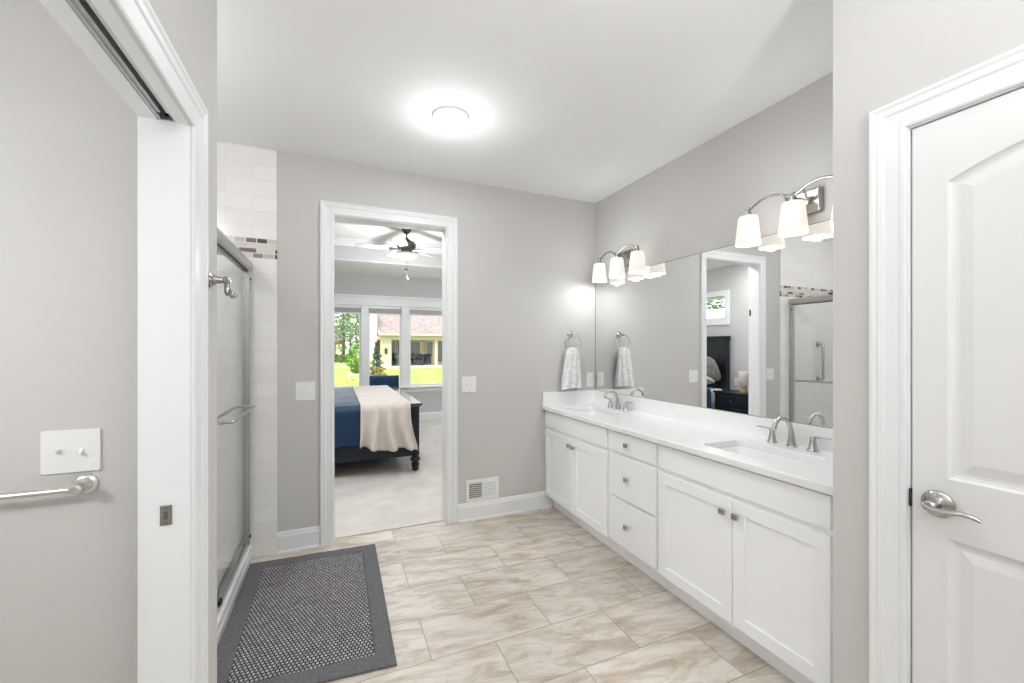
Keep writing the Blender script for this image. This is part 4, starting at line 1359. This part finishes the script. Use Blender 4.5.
# ------------------------------------------------------------------ armchair by the window
AX, AY = 0.80, 7.45
ac = thing('armchair', 'navy upholstered armchair behind the bed below the windows', 'chair', (AX, AY, z0))
obj('seat', boxes((AX - 0.24, AX + 0.24, AY - 0.40, AY + 0.12, 0.20, 0.47)), M['chair_fabric'], ac, bevel=0.05, seg=4)
bm = bmesh.new()
rows = []
for k in range(41):
    s = k / 40
    x = AX - 0.245 + 0.49 * s
    sc = 1 + 0.012 * abs(math.sin(s * PI * 7)) - 0.012
    pr_ = [(-0.02, 0.40), (-0.035, 0.60), (-0.045, 0.78), (-0.055, 0.85), (-0.045, 0.885), (-0.01, 0.905), (0.035, 0.905), (0.075, 0.885), (0.095, 0.85), (0.09, 0.81), (0.06, 0.79), (0.05, 0.70), (0.03, 0.40)]
    rows.append([(x, AY + 0.13 + dy * (1 + (sc - 1) * 6), z0 + z * sc + (1 - sc) * 0.4) for dy, z in pr_])
loft(bm, rows, close=True, cap0=True, cap1=True)
obj('backrest', bm, M['chair_fabric'], ac, smooth=True, angle=50)
for s in (-1, 1):
    bm = bmesh.new()
    box(bm, AX + s * 0.285 - 0.045, AX + s * 0.285 + 0.045, AY - 0.40, AY + 0.16, 0.14, 0.60)
    obj('arm', bm, M['chair_fabric'], ac, bevel=0.04, seg=4)
    for y in (AY - 0.34, AY + 0.12):
        bm = bmesh.new(); lathe(bm, [(0.016, z0), (0.024, 0.14)], (AX + s * 0.26, y, 0), seg=12)
        obj('leg', bm, M['navy_wood'], ac)

# ------------------------------------------------------------------ ceiling fan
FXc, FYc = 0.905, 5.80
fan = thing('ceiling_fan', 'pewter five-blade ceiling fan with a frosted bowl light in the bedroom', 'ceiling fan', (FXc, FYc, TZ))
bm = bmesh.new(); lathe(bm, [(0.070, 0.0), (0.070, -0.012), (0.058, -0.05), (0.030, -0.085), (0.016, -0.090)], (FXc, FYc, TZ), seg=32)
obj('canopy', bm, M['fan_metal'], fan, smooth=True, angle=50)
bm = bmesh.new(); tube(bm, [(FXc, FYc, TZ - 0.085), (FXc, FYc, TZ - 0.16)], 0.013, 14)
obj('downrod', bm, M['fan_metal'], fan, smooth=True)
bm = bmesh.new(); lathe(bm, [(0.018, -0.145), (0.030, -0.150), (0.050, -0.175), (0.100, -0.195), (0.128, -0.225), (0.128, -0.265), (0.110, -0.290), (0.075, -0.305), (0.075, -0.345), (0.055, -0.360)], (FXc, FYc, TZ), seg=40)
obj('motor_housing', bm, M['fan_metal'], fan, smooth=True, angle=50)
for k in range(5):
    a = math.radians(180 + 72 * k)
    R = Matrix.Translation((FXc, FYc, TZ - 0.300)) @ Matrix.Rotation(a, 4, 'Z') @ Matrix.Rotation(math.radians(11), 4, 'X')
    bm = bmesh.new()
    out = [(0.19, -0.050), (0.24, -0.058), (0.40, -0.066), (0.58, -0.068), (0.635, -0.055), (0.660, -0.025), (0.660, 0.025), (0.635, 0.055), (0.58, 0.068), (0.40, 0.066), (0.24, 0.058), (0.19, 0.050)]
    plate(bm, [out], lambda u, v, t: R @ Vector((u, v, t)), -0.003, 0.003)
    bl = obj('blade', bm, M['fan_blade'], fan)
    bm = bmesh.new()
    plate(bm, [[(0.09, -0.018), (0.17, -0.020), (0.20, -0.040), (0.235, -0.040), (0.235, 0.040), (0.20, 0.040), (0.17, 0.020), (0.09, 0.018)]], lambda u, v, t: R @ Vector((u, v, t)), -0.009, -0.003)
    obj('blade_iron', bm, M['fan_metal'], bl)
bm = bmesh.new(); lathe(bm, [(0.060, -0.352), (0.120, -0.356), (0.150, -0.368), (0.148, -0.384), (0.120, -0.412), (0.070, -0.432), (0.012, -0.440)], (FXc, FYc, TZ), seg=40)
obj('light_bowl', bm, M['bowl'], fan, smooth=True, angle=50)
bm = bmesh.new(); lathe(bm, [(0.010, -0.438), (0.014, -0.446), (0.010, -0.456), (0.002, -0.462)], (FXc, FYc, TZ), seg=16)
obj('finial', bm, M['fan_metal'], fan, smooth=True)
for dx, dz in ((-0.022, 0.575), (0.0, 0.68)):
    bm = bmesh.new(); tube(bm, [(FXc + dx, FYc - 0.10, TZ - 0.345), (FXc + dx, FYc - 0.10, TZ - dz)], 0.0016, 6)
    ch = obj('pull_chain', bm, M['fan_metal'], fan)
    bm = bmesh.new(); lathe(bm, [(0.004, 0), (0.009, -0.012), (0.010, -0.030), (0.006, -0.040)], (FXc + dx, FYc - 0.10, TZ - dz), seg=12)
    obj('chain_pull', bm, M['fan_metal'], ch, smooth=True)
lamp('light', (FXc, FYc, TZ - 0.70), BEDROOM_LAMP * 0.62, 0.10, fan)
for x, y, lb in ((2.95, 4.05, 'added fill light in the bedroom soffit on the doorway side'), (3.0, 7.45, 'added fill light in the bedroom soffit by the far right corner'), (-1.05, 4.05, 'added fill light in the bedroom soffit over the nightstand')):
    disc_light('ceiling_light', lb, x, y, BEDROOM_LAMP * 0.26, glow=0.02)  # unseen soffit lights added to brighten the bedroom
disc_light('ceiling_light', 'added fill light in the bedroom soffit just beyond the doorway', 0.45, 3.86, DOORWAY_FILL, glow=0.02)  # unseen, added to throw light through the doorway onto the tiles

# ================================================================== OUTDOORS
GZ = -0.35
bm = bmesh.new(); box(bm, -90, 110, BY1 + 0.14, 160, GZ - 0.2, GZ)
o = obj('lawn', bm, M['lawn']); o['kind'] = 'stuff'; o['label'] = 'bright green lawn outside the bedroom windows'; o['category'] = 'grass'
bm = bmesh.new(); box(bm, -60, BX0 - 0.14, -20, BY1 + 0.14, GZ - 0.2, GZ)
o = obj('side_lawn', bm, M['lawn']); o['kind'] = 'stuff'; o['label'] = 'lawn beyond the high window over the bed'; o['category'] = 'grass'


def leaves(bm, c, rad, n, size, seed, power=0.5, conical=False):
    rnd = random.Random(seed)
    c = Vector(c)
    for _ in range(n):
        while True:
            p = Vector((rnd.uniform(-1, 1), rnd.uniform(-1, 1), rnd.uniform(-1, 1)))
            if p.length <= 1:
                break
        if conical:
            h = rnd.random() ** 1.4
            a = rnd.uniform(0, 2 * PI)
            r = (1 - h) * (0.55 + 0.45 * rnd.random()) * (0.8 + 0.3 * math.sin(h * 40))
            q = c + Vector((math.cos(a) * r * rad[0], math.sin(a) * r * rad[1], h * rad[2]))
        else:
            if noise.noise(p * 2.3 + Vector((seed, 0, 0))) < -0.18:
                continue
            p = p.normalized() * (p.length ** power)
            q = c + Vector((p.x * rad[0], p.y * rad[1], p.z * rad[2]))
        s = size * rnd.uniform(0.6, 1.3)
        e = Matrix.Rotation(rnd.uniform(0, 6.28), 3, 'Z') @ Matrix.Rotation(rnd.uniform(-1.2, 1.2), 3, 'X')
        vs = [bm.verts.new(q + e @ Vector(v)) for v in ((-s, 0, 0), (0, -s * 0.55, s * 0.1), (s, 0, 0), (0, s * 0.55, s * 0.1))]
        bm.faces.new(vs)


def tree(label, x, y, h, rad, trunk_r, mat, n, size, seed, cat='tree', group='trees beyond the lawn', blobs=None, low=0.35):
    t = thing('leafy_tree', label, cat, (x, y, GZ), group)
    bm = bmesh.new()
    tube(bm, [(x, y, GZ), (x + 0.1, y, GZ + h * low), (x, y + 0.1, GZ + h * 0.75)], [trunk_r, trunk_r * 0.75, trunk_r * 0.3], 10)
    for k in range(5):
        a = k * 1.26 + seed
        tube(bm, [(x, y, GZ + h * (low + 0.06 * k)), (x + math.cos(a) * rad[0] * 0.55, y + math.sin(a) * rad[1] * 0.55, GZ + h * (low + 0.18 + 0.07 * k))], [trunk_r * 0.4, trunk_r * 0.1], 6)
    obj('trunk', bm, M['trunk'], t, smooth=True)
    bm = bmesh.new()
    rnd = random.Random(seed)
    for k in range(7):
        a = k * 0.9 + seed
        cc = (x + math.cos(a) * rad[0] * 0.5 * (k > 0), y + math.sin(a) * rad[1] * 0.5 * (k > 0), GZ + h * (low + 0.12) + (h * (0.88 - low) - rad[2] * 0.4) * (k / 6.0))
        leaves(bm, cc, (rad[0] * 0.55, rad[1] * 0.55, rad[2] * 0.5), n // 7, size, seed * 10 + k)
    obj('crown', bm, mat, t)
    return t


def at(px, Y):
    """world x of picture column px at distance Y"""
    u = (px - 512) / 413.86
    s, c = math.sin(YAW), math.cos(YAW)
    return Y * (s + c * u) / (c - s * u)


# patio house
HY = 37.0
hx0 = at(367, HY)
hx1 = at(470, HY)
pz0 = GZ + 0.18
px0, px1 = at(379, HY), hx1
house = thing('house', 'beige house with pinkish roof and covered patio across the lawn', 'building', ((hx0 + hx1) / 2, HY + 3, GZ))
obj('wing_wall', boxes((hx0, at(376.8, HY), HY - 0.2, HY + 9, GZ, 5.2)), M['stucco_pale'], house)  # paler stucco puts the sunlight on this side into the colour
obj('back_wall', boxes((px0 + 0.5, hx1, HY + 3.2, HY + 9, GZ, 3.0)), M['stucco'], house)
obj('patio_slab', boxes((px0, hx1, HY - 1.4, HY + 3.2, GZ + 0.002, pz0)), M['concrete'], house)
obj('patio_beam', boxes((px0 - 0.2, hx1, HY - 0.35, HY + 0.15, 2.10, 2.40)), M['stucco'], house)
obj('patio_ceiling', boxes((px0, hx1, HY - 0.3, HY + 3.2, 2.40, 2.46)), M['stucco_pale'], house)
for xa, xb in ((at(380, HY), at(391, HY)),):
    obj('pier', boxes((xa, xb, HY - 0.35, HY + 0.3, pz0, 2.10)), M['stucco'], house)
obj('column', boxes((at(434, HY), at(437, HY), HY - 0.3, HY + 0.2, pz0, 2.10)), M['stucco'], house)
YWn = HY + 3.15
for a, b_, za, zb_ in ((388, 395, 0.5, 2.0), (397.5, 403, 0.5, 2.0), (408, 420, 0.5, 2.0), (427, 432.5, 0.5, 2.0), (437, 446, 0.0, 2.05)):
    w = obj('window_frame', boxes((at(a, YWn) - 0.08, at(b_, YWn) + 0.08, YWn - 0.05, YWn + 0.03, za - 0.08, zb_ + 0.08)), M['stucco_pale'], house)
    obj('pane', boxes((at(a, YWn), at(b_, YWn), YWn - 0.09, YWn - 0.04, za, zb_)), M['dark_glass'], w)
obj('wall_lantern', boxes((at(385.5, HY) - 0.1, at(385.5, HY) + 0.1, HY - 0.5, HY - 0.36, 0.9, 1.35)), M['wicker'], house, bevel=0.04)
bm = bmesh.new()
# hipped roof over the patio
rl = at(377.5, HY)
rv = [(rl, HY - 0.8, 2.44), (hx1, HY - 0.8, 2.44), (hx1, HY + 9, 7.1), (rl - 0.4, HY + 9, 7.1), (rl, HY - 0.8, 2.60), (hx1, HY - 0.8, 2.60), (hx1, HY + 9, 7.3), (rl - 0.4, HY + 9, 7.3)]
vs = [bm.verts.new(v) for v in rv]
for f in ((0, 1, 2, 3), (4, 5, 6, 7), (0, 1, 5, 4), (1, 2, 6, 5), (2, 3, 7, 6), (3, 0, 4, 7)):
    bm.faces.new([vs[i] for i in f])
obj('roof', bm, M['shingle'], house)
obj('fascia', boxes((rl, hx1, HY - 0.88, HY - 0.80, 2.44, 2.60)), M['stucco'], house)


def patio_chair(x, y, rz, label):
    t = thing('patio_chair', label, 'chair', (x, y, pz0), 'dark wicker chairs on the patio')
    obj('seat', boxes((x - 0.33, x + 0.33, y - 0.33, y + 0.30, pz0 + 0.12, pz0 + 0.45)), M['wicker'], t, bevel=0.04)
    bm = bmesh.new()
    rows = []
    for k in range(13):
        s = -1 + k / 6
        xx, bow = x + 0.36 * s, 0.10 * s * s
        rows.append([(xx, y + 0.26 - bow, pz0 + 0.35), (xx, y + 0.36 - bow, pz0 + 1.05 - 0.12 * s * s), (xx, y + 0.43 - bow, pz0 + 1.04 - 0.12 * s * s), (xx, y + 0.34 - bow, pz0 + 0.35)])
    loft(bm, rows, cap0=True, cap1=True)
    obj('backrest', bm, M['wicker'], t, smooth=True)
    for s in (-1, 1):
        obj('arm', boxes((x + s * 0.36 - 0.05, x + s * 0.36 + 0.05, y - 0.33, y + 0.25, pz0 + 0.12, pz0 + 0.68)), M['wicker'], t, bevel=0.03)
        for yy in (y - 0.28, y + 0.25):
            obj('leg', boxes((x + s * 0.32 - 0.03, x + s * 0.32 + 0.03, yy - 0.03, yy + 0.03, pz0, pz0 + 0.13)), M['wicker'], t)
    t.rotation_euler = (0, 0, rz)


patio_chair(at(393, HY), HY + 1.0, 0.3, 'dark patio chair between the pier and the middle window post')
patio_chair(at(410.5, HY), HY + 1.2, 0.2, 'dark patio chair at the left edge of the right window')
patio_chair(at(420.5, HY), HY + 0.7, -0.3, 'dark patio chair in the middle of the right window')
patio_chair(at(428.5, HY), HY + 1.1, -0.6, 'dark patio chair nearest the dark patio door')
bm = bmesh.new()
gx, gy = at(401.5, HY), HY + 0.5
lathe(bm, [(0.42, 0), (0.45, 0.55), (0.55, 0.70), (0.50, 0.95), (0.25, 1.10), (0.02, 1.14)], (gx, gy, pz0), seg=20)
tag(obj('covered_grill', bm, M['dark_glass'], smooth=True, angle=50), 'grey covered grill on the patio beside the pier', 'grill')

# brick house at the left
HB = 62.0
bx1 = at(345.5, HB)
bh = thing('house', 'red brick house with a grey roof at the far left of the lawn', 'building', (bx1 - 7, HB + 5, GZ))
obj('wall', boxes((bx1 - 14, bx1, HB, HB + 10, GZ, 2.5)), M['brick'], bh)
bm = bmesh.new()
vs = [bm.verts.new(v) for v in ((bx1 - 15, HB - 0.6, 2.4), (bx1 + 0.6, HB - 0.6, 2.4), (bx1 + 0.6, HB + 10.6, 2.4), (bx1 - 15, HB + 10.6, 2.4), (bx1 - 10, HB + 5, 6.6), (bx1 - 4, HB + 5, 6.6))]
for f in ((0, 1, 2, 3), (0, 1, 5, 4), (1, 2, 5), (2, 3, 4, 5), (3, 0, 4)):
    bm.faces.new([vs[i] for i in f])
obj('roof', bm, M['shingle'], bh)
obj('garage_door', boxes((at(336, HB), at(342, HB), HB - 0.08, HB + 0.02, GZ, 1.9)), M['stucco_pale'], bh)

tree('tall airy green tree left of the window mullion behind the brick house', at(343, 56), 56, 9.6, (4.4, 4, 5.0), 0.22, M['leaf'], 2300, 0.26, 2, low=0.25)
tree('thin young tree beside the leftmost window mullion', at(355.5, 50), 50, 7.8, (1.3, 1.3, 3.6), 0.09, M['leaf'], 520, 0.17, 5, low=0.30)
tree('distant pale tree on the horizon left of the house', at(350, 95), 95, 9.5, (7, 5, 5.0), 0.3, M['leaf'], 1500, 0.42, 7, low=0.25)


def shrub(name, label, x, y, rad, mat, n, size, seed, cone=False, group='shrubs in the garden'):
    t = thing(name, label, 'shrub', (x, y, GZ), group)
    bm = bmesh.new()
    tube(bm, [(x, y, GZ), (x, y, GZ + rad[2] * (0.9 if cone else 0.8))], [0.05, 0.015], 8)
    obj('stem', bm, M['trunk'], t)
    bm = bmesh.new()
    if cone:
        leaves(bm, (x, y, GZ + 0.12), rad, n, size, seed, conical=True)
    else:
        leaves(bm, (x, y, GZ + rad[2] * 0.95), rad, n, size, seed, 0.4)
    obj('foliage', bm, mat, t)


shrub('tall_shrub', 'bright green tall rounded shrub left of the first window mullion', at(357.5, 30), 30, (0.72, 0.75, 1.05), M['leaf_bright'], 1900, 0.10, 3)
shrub('young_spruce', 'young blue-green spruce in the middle window', at(376.5, 20), 20, (0.60, 0.60, 1.90), M['needle'], 1300, 0.075, 4, cone=True)
shrub('garden_bush', 'low orange and green bush at the foot of the spruce', at(376, 13.5), 13.5, (0.40, 0.34, 0.62), M['leaf_orange'], 900, 0.045, 6)
shrub('garden_bush', 'small reddish bush just above the blue bedding', at(352, 11.6), 11.6, (0.34, 0.22, 0.52), M['leaf_orange'], 130, 0.032, 8)
for i, (px, yy) in enumerate(((335.5, 55), (342, 53), (348.5, 54))):
    shrub('round_shrub', ('rounded shrub at the left edge of the brick house', 'rounded shrub in front of the garage door', 'rounded shrub right of the brick house')[i], at(px, yy), yy, (0.44, 0.5, 0.5), (M['leaf'], M['leaf'], M['leaf_bright'])[i], 500, 0.15, 20 + i)
bm = bmesh.new(); box(bm, at(330, 48), at(361, 40), 40.0, 41.3, GZ - 0.05, GZ + 0.012)
struct(obj('path', bm, M['concrete']), 'pale path crossing the far lawn')
bm = bmesh.new(); box(bm, at(346, 31), at(372, 31), 27.5, 31.0, GZ - 0.05, GZ + 0.012)
struct(obj('mulch_bed', bm, M['concrete']), 'pale garden bed around the tall shrub')
# beyond the high window over the bed
nh = thing('house', 'pale neighbouring house beyond the high window, seen in the mirror', 'building', (-19, 14, GZ))
obj('wall', boxes((-23, -17, 4, 26, GZ, 2.9)), M['stucco_pale'], nh)
bm = bmesh.new()
vs = [bm.verts.new(v) for v in ((-16.5, 3.5, 2.85), (-16.5, 26.5, 2.85), (-23.5, 26.5, 2.85), (-23.5, 3.5, 2.85), (-20, 6, 4.1), (-20, 24, 4.1))]
for f in ((0, 1, 2, 3), (0, 1, 5, 4), (1, 2, 5), (2, 3, 4, 5), (3, 0, 4)):
    bm.faces.new([vs[i] for i in f])
obj('roof', bm, M['concrete'], nh)
for k, (y, lb) in enumerate(((23.4, 'left'), (28.8, 'middle'), (34.2, 'right'))):
    tree('green treetop above the pale roof beyond the high window, %s one in the mirror' % lb, -28.5, y, 7.6, (2.2, 2.2, 3.4), 0.2, M['leaf'], 900, 0.24, 11 + k, group='trees beyond the high window')
